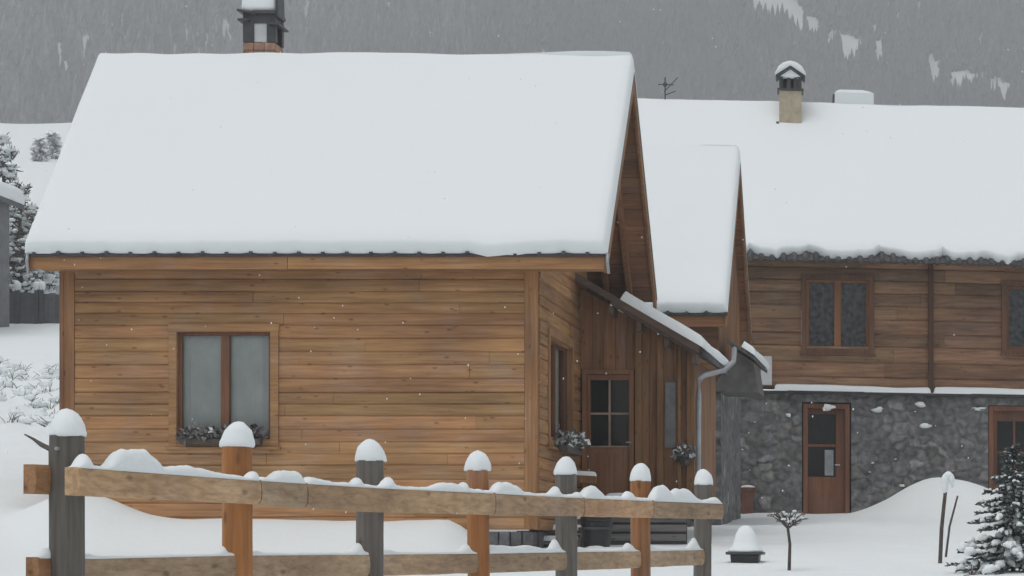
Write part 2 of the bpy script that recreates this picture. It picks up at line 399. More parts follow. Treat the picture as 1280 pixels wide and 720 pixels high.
def window(parent, mp, a0, a1, z0, z1, depth=.10, trim=.09, frame_m=None, trim_m=None, mull=.09, curtain=True, sash=.045, sill=True, proud=.05, label=None, bars=0, cm=None):
    """window part with sub-parts; mp maps (along, outward, up)"""
    t = MB(mp)
    t.box((a0 - trim, -.04, z0 - trim), (a0, proud, z1)); t.box((a1, -.04, z0 - trim), (a1 + trim, proud, z1))
    t.box((a0 - trim - .01, -.04, z1), (a1 + trim + .01, proud + .004, z1 + trim))
    w = t.build('window', trim_m, parent, bevel=.004)
    if label: w['label'] = label
    f = MB(mp); y0, y1 = -depth - .03, -depth + .03
    f.box((a0, y0, z0), (a0 + sash, y1, z1)); f.box((a1 - sash, y0, z0), (a1, y1, z1))
    f.box((a0 + sash, y0, z0), (a1 - sash, y1, z0 + sash)); f.box((a0 + sash, y0, z1 - sash), (a1 - sash, y1, z1))
    c = (a0 + a1) / 2
    f.box((c - mull / 2, y0, z0 + sash), (c + mull / 2, y1 + .012, z1 - sash))
    for k in range(bars):
        zz = z0 + (z1 - z0) * (k + 1) / (bars + 1); f.box((a0 + sash, y0, zz - .015), (c - mull/2, y1, zz + .015)); f.box((c + mull/2, y0, zz - .015), (a1 - sash, y1, zz + .015))
    # reveal lining
    f.box((a0 - .012, y0 - .02, z0), (a0 - .001, -.041, z1)); f.box((a1 + .001, y0 - .02, z0), (a1 + .012, -.041, z1))
    f.build('frame', frame_m, w, bevel=.003)
    for p, q in ((a0 + sash, c - mull / 2), (c + mull / 2, a1 - sash)):
        gl = MB(mp); gl.add([(p, -depth, z0 + sash), (q, -depth, z0 + sash), (q, -depth, z1 - sash), (p, -depth, z1 - sash)], [(0, 1, 2, 3)])
        gl.build('pane', GLASS, w)
    bk = MB(mp)
    if curtain:
        n_ = 60; vs = []
        for i in range(n_ + 1):
            a = a0 + (a1 - a0) * i / n_; o = -depth - .07 - .022 * math.sin(i * .7 + 3 * nz(i * .3)) * .4 - .01 * nz(i * .7)
            vs += [(a, o, z0 + .0), (a, o, z1)]
        bk.add(vs, [(2*i, 2*i+2, 2*i+3, 2*i+1) for i in range(n_)])
        bk.build('curtain', cm or CURT, w, smooth=True)  # behind the lodge panes this sheet carries the painted reflections
        bk = MB(mp)
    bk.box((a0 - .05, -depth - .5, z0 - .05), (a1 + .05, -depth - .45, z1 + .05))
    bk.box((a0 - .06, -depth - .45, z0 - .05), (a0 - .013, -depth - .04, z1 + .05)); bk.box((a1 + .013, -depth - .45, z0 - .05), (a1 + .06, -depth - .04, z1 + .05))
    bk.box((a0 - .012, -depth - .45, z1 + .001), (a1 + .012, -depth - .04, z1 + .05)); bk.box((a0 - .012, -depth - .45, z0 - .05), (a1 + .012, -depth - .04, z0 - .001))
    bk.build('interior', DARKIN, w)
    if sill:
        s = MB(mp); s.box((a0 - trim - .03, -.04, z0 - trim - .035), (a1 + trim + .03, proud + .05, z0 - trim - .001)); s.box((a0, -depth - .03, z0 - trim), (a1, proud - .003, z0 - .001))
        s.build('sill', trim_m, w, bevel=.004)
    return w

# ------------------------------------------------------------------ the log cabin in front
Ye, Yw, Yr = 32.3, 32.8, 34.94
Yb = 2 * Yr - Ye
XL, XR = -12.14, -4.553
WL, WR = X_(78, Yw), X_(672, Yw)
zE = Z_(315.5, Ye); zR = Z_(67, Yr) - .25       # roof structure, snow lies above
cab = thing('log_cabin', (WL, Yw, .3), 'honey brown timber cabin with a steep snow covered roof and lean-to porch, nearest house', 'cabin')
front = lambda p: Vector((p.x, Yw - p.y, p.z))
side = lambda p: Vector((WR + p.y, p.x, p.z))
wzt = zE + (Yw - Ye) * (zR - zE) / (Yr - Ye) - .1
zb0 = Z_(662, Yw)
A0, A1, B0, B1 = X_(222, Yw), X_(339, Yw), Z_(549, Yw), Z_(415, Yw)
m = MB(front); tr = .105
boards(m, WL + .17, WR - .17, zb0, Z_(333, Yw), .166, [(A0 - .02, A1 + .02, B0 - .06, B1 + .02)], bulge=.024, lo=.88, hi=1.1, seg=(2.2, 5.5), wave=.009, fade=.22)
m.build('front_wall', WX, cab)
m = MB(front); m.box((WL, -.1, zb0), (WL + .168, .035, Z_(333, Yw)), (.95, .9, .9)); m.build('corner_board', WZ, cab, bevel=.006)
m = MB(front); m.box((WR - .168, -.1, zb0), (WR, .035, Z_(333, Yw)), (1.05, 1.02, 1))
m.build('corner_board', WZ, cab, bevel=.006)
m = MB(); m.box((WL + .1, Yw + .58, zb0 + .02), (WR - .62, Yw + .64, wzt)); m.box((WL + .03, Yw + .06, zb0), (WL + .1, Yb - .5, wzt))
m.build('inner_wall', DARKIN, cab)
# right hand side wall with its window
SY1 = 37.05
sA0, sA1 = -WR * F / (CX - 683), -WR * F / (CX - 713)
sB0, sB1 = Z_(548, 33.4), Z_(418, 33.4)
m = MB(side)
boards(m, Yw + .05, SY1, zb0, wzt - .05, .166, [(sA0, sA1, sB0, sB1)], bulge=.026, lo=.8, hi=1.2, wave=.008)
m.build('side_wall', WY, cab)
window(cab, side, sA0 + .06, sA1 - .06, sB0, sB1, .09, .10, RED, WZ, .07, True)
# gable boarding
def roofz(y): return zR - .1 - abs(y - Yr) * (zR - zE) / (Yr - Ye)
m = MB(side); uprights(m, Ye + .45, Yb - .45, lambda a: roofz(a) - .04, wzt - .04, .17)
m.build('gable_boards', DZ, cab)
m = MB(lambda p: Vector((WL - p.y, p.x, p.z))); uprights(m, Ye + .45, Yb - .45, lambda a: roofz(a) - .04, zb0, .17)
m.build('far_gable_boards', DZ, cab)
window(cab, front, A0, A1, B0, B1, .07, tr, RED, WX, .11, True)
# foundation
m = MB(); 
for i in range(40):
    x0 = WL + .05 + i * (WR - WL - .1) / 40
    for j in range(3):
        z0 = zb0 - .02 - (j + 1) * .2; q = .03 * nz(i * 3.3, j * 4.1)
        m.box((x0 + .006, Yw - .02 + q, z0 + .006), (x0 + (WR - WL - .1) / 40 - .006, Yw + .3, z0 + .194), tint(.7, 1.2))
m.box((WL + .06, Yw + .03, zb0 - .9), (WR - .06, Yw + .4, zb0 - .03), (.5, .5, .5)); m.box((WR - .36, Yw + .4, zb0 - .9), (WR - .05, SY1, zb0 - .01), (.8, .8, .8))
m.build('foundation', plain('foundation_stone', (.13, .13, .135), .9, 0, .35, 7, .5), cab, bevel=.02)
# roof: boarded deck, dark ribbed sheet, snow
def slopes(x0, x1, ye, yr, yb, ze, zr, zb):
    e = Vector((x0, ye, ze)); r = Vector((x0, yr, zr)); b = Vector((x0, yb, zb))
    U = Vector((x1 - x0, 0, 0)); Vf = r - e; Vb = r - b
    nf = U.cross(Vf).normalized(); nb = Vb.cross(U).normalized()
    return e, b, U, Vf, Vb, nf, nb
def gable_roof(owner, x0, x1, ye, yr, yb, ze, zr, zb, T, ragged, tf=None, nu=60, rib=.313, soffit=DX, seed=0., ribh=.032, lip=.05):
    e, b, U, Vf, Vb, nf, nb = slopes(x0, x1, ye, yr, yb, ze, zr, zb)
    m = MB(tf)
    for P, V, nn in ((e, Vf, nf), (b, Vb, nb)):
        lo_ = P - nn * .14; hi_ = P - nn * .03; k = 14
        vd = V * (1 - .13 / V.length)
        for j in range(k):                     # deck boards run along the eave
            p0 = lo_ + V * (j / k); p1 = lo_ + V * ((j + .97) / k if j < k - 1 else 1 - .12 / V.length)
            t = nn * .11
            vs = [p0 + U*.003, p0 + U*.997, p1 + U*.997, p1 + U*.003]
            m.hexa(vs + [v + t for v in vs], tint(.7, 1.1))
    deck = m.build('roof', soffit, owner)
    m = MB(tf)
    for P, V, nn in ((e, Vf, nf), (b, Vb, nb)):
        v_ = V.normalized()
        q = P - v_ * lip
        vs = [q - nn * .028, q + U - nn * .028, P + V + U - nn * .028 - v_ * .02, P + V - nn * .028 - v_ * .02]
        m.hexa(vs + [v + nn * .026 for v in vs])
        x = rib * .4
        while x < U.length - .05:
            u = U.normalized() * x
            m.bar(q + u + nn * ribh * .4 - v_ * .012, q + u + nn * ribh * .4 + v_ * .5, .045, ribh, (1, 1, 1), nn)
            x += rib
    m.build('roof_sheet', METAL, deck)
    m = MB(tf)
    rx = T * (zr - ze) / abs(yr - ye)           # the two snow sheets meet in one crest
    snow_slab(m, e - Vf.normalized() * (lip - .03), U, Vf + Vf.normalized() * (lip - .03), nf, T, nu, 16, ragged, sd=seed, ru=.07, re=.08, crest=rx)
    snow_slab(m, b - Vb.normalized() * (lip - .03), U, Vb + Vb.normalized() * (lip - .03), nb, T, 20, 8, None, sd=seed + 5, ru=.07, crest=rx)
    rs_ = m.build('roof_snow', ROOFSNOW, deck, smooth=True, recalc=True)
    es = rs_.modifiers.new('edge', 'EDGE_SPLIT'); es.split_angle = math.radians(45)
    return deck
def rag_cabin(u):
    px = 32 + u / 7.59 * 728
    d = .012 * nz(u * 2.2) + .006
    rb = (u - .125) % .313
    d -= .02 * math.exp(-((min(rb, .313 - rb)) / .035) ** 2)
    d += .07 * math.exp(-((px - 612) / 13) ** 4) + .06 * math.exp(-((px - 642) / 9) ** 2)
    return d
deck = gable_roof(cab, XL, XR, Ye, Yr, Yb, zE, zR, zE, .17, rag_cabin, seed=1.3)
# fascia and barge boards
m = MB(); fz1 = zE - .05; fz0 = Z_(336, Ye)
m.box((XL + .02, Ye + .03, fz0), (XL + 3.4, Ye + .075, fz1), (1.05, 1, 1)); m.box((XL + 3.405, Ye + .032, fz0 + .004), (XR - .02, Ye + .077, fz1), (1.15, 1.12, 1.1))
m.box((XL + .1, Ye + .08, fz0 + .02), (XR - .1, Yw - .03, fz0 + .05), (.8, .78, .75))
m.build('fascia', WX, cab, bevel=.004)
def barge(owner, X, w=.045, d=.22, ye=Ye, yr=Yr, yb=Yb, ze=zE, zr=zR, tf=None, mat=None, sgn=1):
    for a in (0, 1):
        m = MB(tf)
        y0 = ye if a == 0 else yb
        P = Vector((X, y0, ze - .05)); Q = Vector((X, yr, zr - .05))
        t = (Q - P); s = Vector((0, 0, -d)); o = Vector((w * sgn, 0, 0))
        vs = [P + s, Q + s, Q + s + o, P + s + o, P, Q, Q + o, P + o]
        m.hexa(vs)
        m.build('barge_board', mat or DZ, owner, bevel=.004, recalc=True)
barge(cab, XR - .05); barge(cab, XL + .005)
# rafters under the side overhang
for k in range(2):
    m = MB()
    X = WR + .38 + .34 * k - .1
    for s_ in (-1, 1):
        y0 = Ye + .15 if s_ < 0 else Yb - .15
        P = Vector((X, y0, zE + .15 * (zR - zE) / (Yr - Ye) - .27)); Q = Vector((X, Yr, zR - .27)); m.bar(P, Q, .08, .14, tint(.8, 1.1))
    m.build('rafter', DZ, cab, bevel=.006)
# eave end brackets / gutter ends
for X in (XL + .04, XR + .0):
    m = MB(); m.tube([(X, Ye - .03, zE - .02), (X, Ye - .06, zE - .12), (X + .01, Ye - .02, zE - .28)], .022, 6)
    m.build('drip_bracket', ZINC, cab, smooth=True)
# chimney behind the ridge
CYp = Yr + .35
cx0, cx1 = X_(309, CYp), X_(349, CYp); cz = Z_(57, CYp)
m = MB()
for j in range(10):
    z0 = cz - 1.1 + j * .11
    off = .06 if j % 2 else 0
    for i in range(3):
        a = cx0 + i * (cx1 - cx0) / 3; m.box((a + .004, CYp - .22, z0 + .004), (a + (cx1 - cx0) / 3 - .004, CYp + .22, z0 + .106), tint(.8, 1.2))
ch = m.build('chimney', BRICK, cab)
m = MB(); zt = Z_(20, CYp); pw = .075
for (a, b_) in ((cx0, X_(322.5, CYp)), (X_(338.5, CYp), cx1 + .01)):
    for yy in (CYp - .22, CYp + .12): m.box((a, yy, cz + .005), (b_, yy + .1, zt))
zc = Z_(33, CYp)
m.box((cx0 + .001, CYp - .218, zc), (cx1, CYp + .218, zt - .003))
m.box((cx0 - .06, CYp - .28, Z_(31, CYp)), (cx0 + .1, CYp + .25, Z_(28, CYp))); m.box((cx1 - .08, CYp - .28, Z_(36, CYp)), (cx1 + .07, CYp + .25, Z_(33.5, CYp)))
m.bar((cx0 - .07, CYp, zt + .03), (cx0 + .2, CYp, zt - .02), .56, .035); m.bar((cx0 + .15, CYp, zt + .0), (cx1 + .02, CYp, zt + .0), .56, .05)
m.bar((cx1 + .035, CYp - .06, zt - .06), (cx1 + .02, CYp - .06, zt + .42), .035, .34, up=(0, 1, 0))
m.build('chimney_cowl', METAL, ch, bevel=.008)
m = MB(); m.box((X_(322, CYp), CYp - .19, cz + .01), (X_(341, CYp), CYp - .17, zc)); m.build('opening_brightness', plain('pale_view_through', (.55, .57, .58), .6, 0, .1), ch)  # added pale panel standing in for the bright view through the cowl opening
m = MB()
n_ = 24; rs = []
for k, (sx, zz) in enumerate(((.97, .0), (1.0, .06), (.98, .2), (.92, .32), (.74, .42), (.35, .46), (.03, .47))):
    rs.append([Vector(((cx0 + cx1) / 2 - .01, CYp, zt + .026)) + Vector((math.copysign(abs(math.cos(6.2832*j/n_)) ** .5, math.cos(6.2832*j/n_)) * .26 * sx, math.copysign(abs(math.sin(6.2832*j/n_)) ** .5, math.sin(6.2832*j/n_)) * .26 * sx, zz)) for j in range(n_)])
m.rings(rs); m.build('snow_cap', SNOW, ch, smooth=True, recalc=True)

# lean-to porch at the side of the cabin
Yp = 36.4
pxL, pxR = WR, X_(868, Yp)
def prz(x): return Z_(348, Yp) + (x - X_(725, Yp)) * (Z_(438, Yp) - Z_(348, Yp)) / (X_(880, Yp) - X_(725, Yp))
porch = lambda p: Vector((p.x, Yp - p.y, p.z))
zf = Z_(628, Yp)
dA0, dA1, dB1 = X_(728, Yp), X_(793, Yp), Z_(462, Yp)
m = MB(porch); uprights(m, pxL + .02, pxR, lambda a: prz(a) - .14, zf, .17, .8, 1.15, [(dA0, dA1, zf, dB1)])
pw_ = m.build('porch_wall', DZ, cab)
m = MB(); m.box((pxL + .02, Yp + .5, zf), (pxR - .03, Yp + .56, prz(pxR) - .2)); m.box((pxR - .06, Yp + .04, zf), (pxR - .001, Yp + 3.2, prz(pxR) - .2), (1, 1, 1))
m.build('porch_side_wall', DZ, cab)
m = MB(porch)
for pxx, ww in ((799, .10), (826, .09), (850, .05), (864, .12)):
    x = X_(pxx, Yp); m.box((x - ww / 2, .03, zf), (x + ww / 2, .10, prz(x) - .15), tint(.7, .95))
m.build('porch_post', WZ, cab, bevel=.008)
# narrow glazed strip between the porch posts
m = MB(porch); m.box((X_(832, Yp), .028, Z_(560, Yp)), (X_(845, Yp), .04, Z_(478, Yp))); m.build('narrow_pane', plain('narrow_glass', (.16, .17, .18), .15), cab)
# door
m = MB(porch); w_ = .07
m.box((dA0, -.06, zf), (dA0 + w_, .05, dB1)); m.box((dA1 - w_, -.06, zf), (dA1, .05, dB1)); m.box((dA0 + w_, -.06, dB1 - w_), (dA1 - w_, .05, dB1))
i0, i1 = dA0 + w_ + .004, dA1 - w_ - .004; g0, g1 = X_(738, Yp), X_(786, Yp); gz0, gz1 = Z_(559, Yp), Z_(475, Yp)
m.box((i0, -.05, zf), (g0, .0, dB1 - w_ - .004)); m.box((g1, -.05, zf), (i1, .0, dB1 - w_ - .004)); m.box((g0, -.05, zf), (g1, .0, gz0)); m.box((g0, -.05, gz1), (g1, .0, dB1 - w_ - .004))
m.box((g0 + .08, .001, zf + .12), (g1 - .08, .015, gz0 - .1))
dr = m.build('door', wood('orange_brown_joinery', (.19, .08, .03), (.33, .15, .06), 2, knots=False, rough=.5), cab, bevel=.005)
m = MB(porch); c_ = (g0 + g1) / 2; zz = Z_(517, Yp)
m.box((c_ - .015, -.03, gz0), (c_ + .015, .004, gz1)); m.box((g0, -.028, zz - .015), (c_ - .016, .003, zz + .015)); m.box((c_ + .016, -.028, zz - .015), (g1, .003, zz + .015))
m.box((g0, -.02, gz0), (g1, .02, gz0 + .02))
m.build('glazing_bar', plain('pale_bar', (.33, .25, .2), .6), dr)
m = MB(porch); m.add([(g0, -.035, gz0), (g1, -.035, gz0), (g1, -.035, gz1), (g0, -.035, gz1)], [(0, 1, 2, 3)]); m.build('pane', GLASS, dr)
m = MB(porch); m.box((g0 - .05, -.3, gz0 - .1), (g1 + .05, -.28, gz1 + .1)); m.build('interior', DARKIN, dr)
m = MB(porch); m.tube([(X_(789, Yp), .0, Z_(553, Yp)), (X_(789, Yp), .05, Z_(553, Yp)), (X_(783, Yp), .05, Z_(553, Yp))], .012, 6); m.box((X_(787.6, Yp), .001, Z_(560, Yp)), (X_(790.4, Yp), .008, Z_(545, Yp))); m.build('handle', ZINC, dr)
# porch roof
m = MB(); xr = X_(877, Yp - .45); y0, y1 = Yp - .5, Yp + 3.6
sl_ = (prz(1) - prz(0)); zz = lambda x: prz(x)
m.hexa([(pxL + .03, y0, zz(pxL) - .06), (xr, y0, zz(xr) - .06), (xr, y1, zz(xr) - .06), (pxL + .03, y1, zz(pxL) - .06), (pxL + .03, y0, zz(pxL) - .0), (xr, y0, zz(xr) - .0), (xr, y1, zz(xr) - .0), (pxL + .03, y1, zz(pxL) - .0)], (.8, .8, .8))
m.hexa([(pxL + .03, y0 - .04, zz(pxL) - .10), (xr - .03, y0 - .04, zz(xr - .03) - .10), (xr - .03, y0 - .002, zz(xr - .03) - .10), (pxL + .03, y0 - .002, zz(pxL) - .10), (pxL + .03, y0 - .04, zz(pxL) + .01), (xr - .03, y0 - .04, zz(xr - .03) + .01), (xr - .03, y0 - .002, zz(xr - .03) + .01), (pxL + .03, y0 - .002, zz(pxL) + .01)], (1.0, 1.0, 1.05))
for j in range(4):
    x0 = pxL + .5 + j * .4; m.box((x0, y0 + .02, zz(x0) - .30), (x0 + .07, Yp - .03, zz(x0) - .17))
prf = m.build('porch_roof', wood('dark_porch_roof', (.075, .048, .033), (.165, .11, .077), 0), cab, bevel=.004)
m = MB(); xs0 = XR - .35
P = Vector((xr + .02, y0 - .06, zz(xr + .02) + .012)); V = Vector((xs0 - xr, 0, zz(xs0) - zz(xr))); U = Vector((0, y1 - y0, 0))
snow_slab(m, P + U, -U, V, Vector((-sl_, 0, 1)).normalized(), .14, 14, 8, lambda u: .03 * nz(u * 3), ru=.1, re=.16)
m.build('porch_snow', SNOW, prf, smooth=True, recalc=True)
m = MB(); gx = xr + .05; gz = zz(xr) - .07
m.tube([(gx - .03, y0 + .02, gz), (gx - .03, y1, gz)], .045, 10); m.build('gutter', METAL, cab, smooth=True)
m = MB(); m.tube([at(918, 436, 40.6), at(917, 452, 40.3), at(905, 463, 38.8), at(880, 469, 36.3), at(874, 474, 36.15), at(873, 490, 36.15), at(872.5, 628, 36.15)], .042, 8)
m.build('downpipe', ZINC, cab, smooth=True)
# porch floor deck
m = MB()
for i in range(12):
    y = Yp - 1.35 + i * .115; m.box((WR + .5, y, zf - .07), (X_(872, Yp), y + .108, zf - .005), tint(.7, 1.2))
m.box((WR + .52, Yp - 1.34, ground(WR, 35) - .3), (X_(871, Yp), Yp - 1.28, zf - .071), (.45, .45, .45))
for k in range(4):
    z = ground(WR, 35) + .05 + k * .13; m.box((WR + .53, Yp - 1.37 - .012 * k, z), (X_(870, Yp), Yp - 1.345, z + .1), tint(.7, 1.3))
dk = m.build('porch_floor', GREYW, cab, bevel=.006)
m = MB(); U = Vector((X_(872, Yp) - WR - .6, 0, 0))
snow_slab(m, Vector((WR + .55, Yp - 1.38, zf - .004)), U, Vector((0, .5, .0)), Vector((0, 0, 1)), .09, 16, 5, lambda u: .04 * nz(u * 4, 3), ru=.08, re=.09)
m.build('floor_snow', SNOW, dk, smooth=True, recalc=True)

# wooden steps up to the porch
sx0, sx1 = X_(664, 33.9), X_(704, 33.9)
st = thing('wooden_steps', (sx0, 33.9, ground(sx0, 33.9)), 'snow laden open wooden steps at the corner of the cabin', 'steps')
g0_ = Z_(692, 33.9)
for k in range(4):
    y = 33.6 + k * .28; z = g0_ + .12 + k * .155
    m = MB(); m.box((sx0 + .02, y, z), (sx1 + .25, y + .27, z + .045), tint(.8, 1.1)); t_ = m.build('tread', GREYW, st, bevel=.006)
    m = MB(); snow_slab(m, Vector((sx0 + .02, y - .02, z + .046)), Vector((sx1 + .22 - sx0, 0, 0)), Vector((0, .26, 0)), Vector((0, 0, 1)), .06, 8, 3, None, ru=.05, re=.05); m.build('snow_cover', SNOW, t_, smooth=True, recalc=True)
for X in (sx0, sx1 + .27):
    m = MB(); m.bar((X, 33.55, g0_), (X, 34.8, g0_ + .72), .04, .2); m.build('stringer', GREYW, st, bevel=.005)
for X in (sx0 + .03,):
    m = MB(); m.box((X - .035, 33.75, g0_), (X + .035, 33.82, g0_ + 1.0)); m.build('rail_post', DZ, st, bevel=.006)
    m = MB(); m.bar((X, 33.7, g0_ + .97), (X, 34.75, g0_ + 1.22), .06, .09); m.build('handrail', DZ, st, bevel=.006)
    m = MB(); m.bar((sx0 + .1, 34.6, g0_ + 1.07), (sx1 + .35, 34.6, g0_ + 1.03), .05, .1); hr = m.build('cross_rail', DZ, st, bevel=.006)
    m = MB(); snow_slab(m, Vector((sx0 + .1, 34.56, g0_ + 1.12)), Vector((sx1 + .25 - sx0, 0, -.04)), Vector((0, .08, 0)), Vector((0, 0, 1)), .05, 8, 2, None, ru=.04, re=.03); m.build('snow_cover', SNOW, hr, smooth=True, recalc=True)

# black bin on the snow in front of the porch
bp = Vector((X_(746, 33.6), 33.6, Z_(690, 33.6)))
bn = thing('rubbish_bin', bp, 'black plastic bin half buried in snow before the porch, seen between fence posts', 'bin')
m = MB(); m.lathe(bp, [(.16, -.1), (.17, .02), (.215, .40), (.235, .41), (.235, .445), (.20, .447)], 24); m.build('body', BLACK, bn, smooth=False)
m = MB(); m.lathe(bp, [(.22, .448), (.225, .47), (.15, .50), (.03, .51)], 24); m.build('lid', BLACK, bn)
m = MB(); m.lathe(bp, [(.245, .30), (.25, .31), (.25, .33), (.24, .335)], 24); m.build('hoop', METAL, bn)
m = MB(); m.blob(bp + Vector((.0, -.2, .05)), (.14, .10, .035), wob=.3); m.build('snow_cover', SNOW, bn, smooth=True)

STONE = plain('rubble_stone', (.165, .166, .165), .9, 0, .35, 9, .4)
def rubble(mp, owner, ax0, ax1, sz0, sz1, holes=(), cell=.30, stp=.03, seed=5, rl=1.):
    RS = random.Random(seed); cells = {}; stones = MB(mp)
    for i in range(int((ax1 - ax0) / cell) + 3):
        for j in range(int((sz1 - sz0) / (cell * .75)) + 3):
            t = RS.uniform(.7, 1.2) if RS.random() < .93 else RS.uniform(1.3, 1.9)
            cells[i, j] = (ax0 + (i - 1 + RS.uniform(.0, 1)) * cell, sz0 + (j - 1 + RS.uniform(.0, 1)) * cell * .75, (t * RS.uniform(.97, 1.05), t, t * RS.uniform(.93, 1.05)), RS.uniform(.0, .07))
    def vor(x, z):
        i = int((x - ax0) / cell) + 1; j = int((z - sz0) / (cell * .75)) + 1; b = []
        x += .07 * nz(x * 4, z * 4) + .03 * nz(x * 11, z * 11); z += .07 * nz(x * 4, z * 4, 8) + .03 * nz(x * 11, z * 11, 3)
        for a in (-1, 0, 1):
            for c in (-1, 0, 1):
                q = cells.get((i + a, j + c))
                if q: b.append((math.hypot(x - q[0], (z - q[1]) * 1.35), q))
        b.sort(key=lambda k: k[0]); return b[0], b[1]
    na = int((ax1 - ax0) / stp); nb_ = int((sz1 - sz0) / stp); tin = {}
    for j in range(nb_ + 1):
        for i in range(na + 1):
            x = ax0 + (ax1 - ax0) * i / na; z = sz0 + (sz1 - sz0) * j / nb_
            (f1, c1), (f2, c2) = vor(x, z); e = sm(.0, .06, f2 - f1)
            stones.v.append(mp(Vector((x, rl * (e * (c1[3] + .02) + .02 * nz(x * 9, z * 9) + .012 * nz(x * 22, z * 22)), z))))
            g_ = 1 + .35 * nz(x * 7, z * 7, 4)
            tin[i, j] = tuple((.9 * (1 - e) + k * e) * g_ for k in c1[2])
    for j in range(nb_):
        for i in range(na):
            x = ax0 + (ax1 - ax0) * (i + .5) / na; z = sz0 + (sz1 - sz0) * (j + .5) / nb_
            if any(h[0] - .02 < x < h[1] + .02 and z < h[3] + .02 for h in holes): continue
            a = j * (na + 1) + i
            stones.f.append((a, a + 1, a + na + 2, a + na + 1)); stones.t.append(tin[i, j]); stones.m.append(0)
    return stones.build('stone_wall', STONE, owner, smooth=True)
# ------------------------------------------------------------------ timber annex between cabin and lodge
aYe, aYr = 41., 43.42; aYb = 2 * aYr - aYe; aXL, aXR = -9.4, -3.80
azE = Z_(390, aYe); azR = Z_(180, aYr) - .30
anx = thing('timber_annex', (-6, 41.5, 1), 'narrow timber annex with steep snowy roof wedged between cabin and stone lodge', 'annex')
rag = lambda u: .012 * nz(u * 2.3, 4) - .02 * math.exp(-((min((u - .128) % .32, .32 - (u - .128) % .32)) / .035) ** 2)
gable_roof(anx, aXL, aXR, aYe, aYr, aYb, azE, azR, azE, .18, rag, rib=.32, seed=8.)
barge(anx, aXR - .05, ye=aYe, yr=aYr, yb=aYb, ze=azE, zr=azR, d=.2)
aw = X_(898, 41.5)
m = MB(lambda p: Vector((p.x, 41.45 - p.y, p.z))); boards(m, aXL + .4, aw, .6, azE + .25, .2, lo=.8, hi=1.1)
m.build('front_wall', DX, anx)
m = MB(); m.box((aXL + .1, aYe + .04, azE - .24), (aXR - .06, aYe + .08, azE - .05), (1.2, 1.15, 1.1)); m.build('fascia', DX, anx, bevel=.004)
def aroof(y): return azR - .1 - abs(y - aYr) * (azR - azE) / (aYr - aYe)
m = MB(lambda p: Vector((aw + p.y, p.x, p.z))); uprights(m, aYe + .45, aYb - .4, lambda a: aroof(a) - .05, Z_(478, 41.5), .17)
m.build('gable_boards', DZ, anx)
rubble(lambda p: Vector((aw + .02 + p.y, p.x, p.z)), anx, 41.45, aYb - .4, .3, Z_(478, 41.5) + .02, (), .34, .035, 8, .2)
rubble(lambda p: Vector((p.x, 41.40 - p.y, p.z)), anx, X_(860, 41.4), aw + .06, .3, Z_(478, 41.5) + .02, (), .28, .035, 9)
# small side roof of the annex with a snow wedge
m = MB(); q0, q1 = X_(910, 41.2), X_(943, 41.2)
za, zb_ = Z_(424, 41.2), Z_(446, 41.2)
m.hexa([(q0, 41., za - .06), (q1, 41., zb_ - .06), (q1, 44., zb_ - .06), (q0, 44., za - .06), (q0, 41., za), (q1, 41., zb_), (q1, 44., zb_), (q0, 44., za)])
sr = m.build('side_roof', TILE, anx, bevel=.005)
m = MB(); snow_slab(m, Vector((q1 + .02, 44., zb_)), Vector((0, -3.02, 0)), Vector(((q0 - q1) * .5, 0, (za - zb_) * .5)), Vector((.5, 0, 1)).normalized(), .11, 8, 4, None, ru=.06, re=.1)
m.build('side_roof_snow', SNOW, sr, smooth=True, recalc=True)
m = MB(); m.tf = None; pp = [at(887, 489, 41.3), at(948, 490, 41.3), at(942, 453, 41.3), at(922, 440, 41.3)]; m.rings([pp, [p + Vector((0, 1.3, 0)) for p in pp]], (.8, .8, .8)); m.build('side_wall', plain('grey_render', (.145, .138, .13), .9, 0, .3, 5, .3), anx)

# ------------------------------------------------------------------ the stone and log lodge
LO = Vector((X_(960, 48), 48, 0)); LA = math.radians(4); ca, sa = math.cos(LA), math.sin(LA)
SH = -.013
def LT(p): return Vector((LO.x + p.x * ca - p.y * sa, LO.y + p.x * sa + p.y * ca, p.z + SH * p.x))
def LP(px, py, yl=0.):
    r = Vector(((px - CX) / F, 1, (CY - py) / F)); nn = Vector((-sa, ca))
    t = (yl + LO.x * nn.x + LO.y * nn.y) / (r.x * nn.x + r.y * nn.y); p = r * t
    xl = (p.x - LO.x) * ca + (p.y - LO.y) * sa
    return xl, p.z - SH * xl
wallT = lambda p: LT(Vector((p.x, -p.y, p.z)))
lod = thing('stone_lodge', LO + Vector((2, 0, 1)), 'long two storey lodge with rubble stone ground floor and dark log upper floor', 'lodge')
lx0 = LP(884, 500)[0] - 1.2; lx1 = LP(1280, 500)[0] + 3.5
zmid = LP(960, 489)[1]; ztopw = LP(960, 318)[1]
def LX(px): return LP(px, 450)[0]
def LZ(px, py): return LP(px, py)[1]
w1 = (LX(1008), LX(1086), LZ(1047, 436), LZ(1047, 350)); w2 = (LX(1258), LX(1258) + (LX(1086) - LX(1008)), LZ(1268, 436), LZ(1268, 358))
ha = .10
m = MB(wallT); boards(m, LX(905), lx1, zmid + .04, ztopw, .27, [(w1[0]-ha, w1[1]+ha, w1[2]-ha, w1[3]+ha), (w2[0]-ha, w2[1]+ha, w2[2]-ha, w2[3]+ha)], bulge=.034, lo=.7, hi=1.25, seg=(2.5, 5), wave=.015)
m.build('log_wall', bpy.data.materials['lodge_logs'], lod)
for i, w in enumerate((w1, w2)):
    window(lod, wallT, *w, .06, ha, RED if i else wood('orange_sash', (.22, .09, .035), (.36, .16, .07), 2, knots=False), DTRIM, .13, True, sash=.05, proud=.075, cm=PANE_MOTTLE)
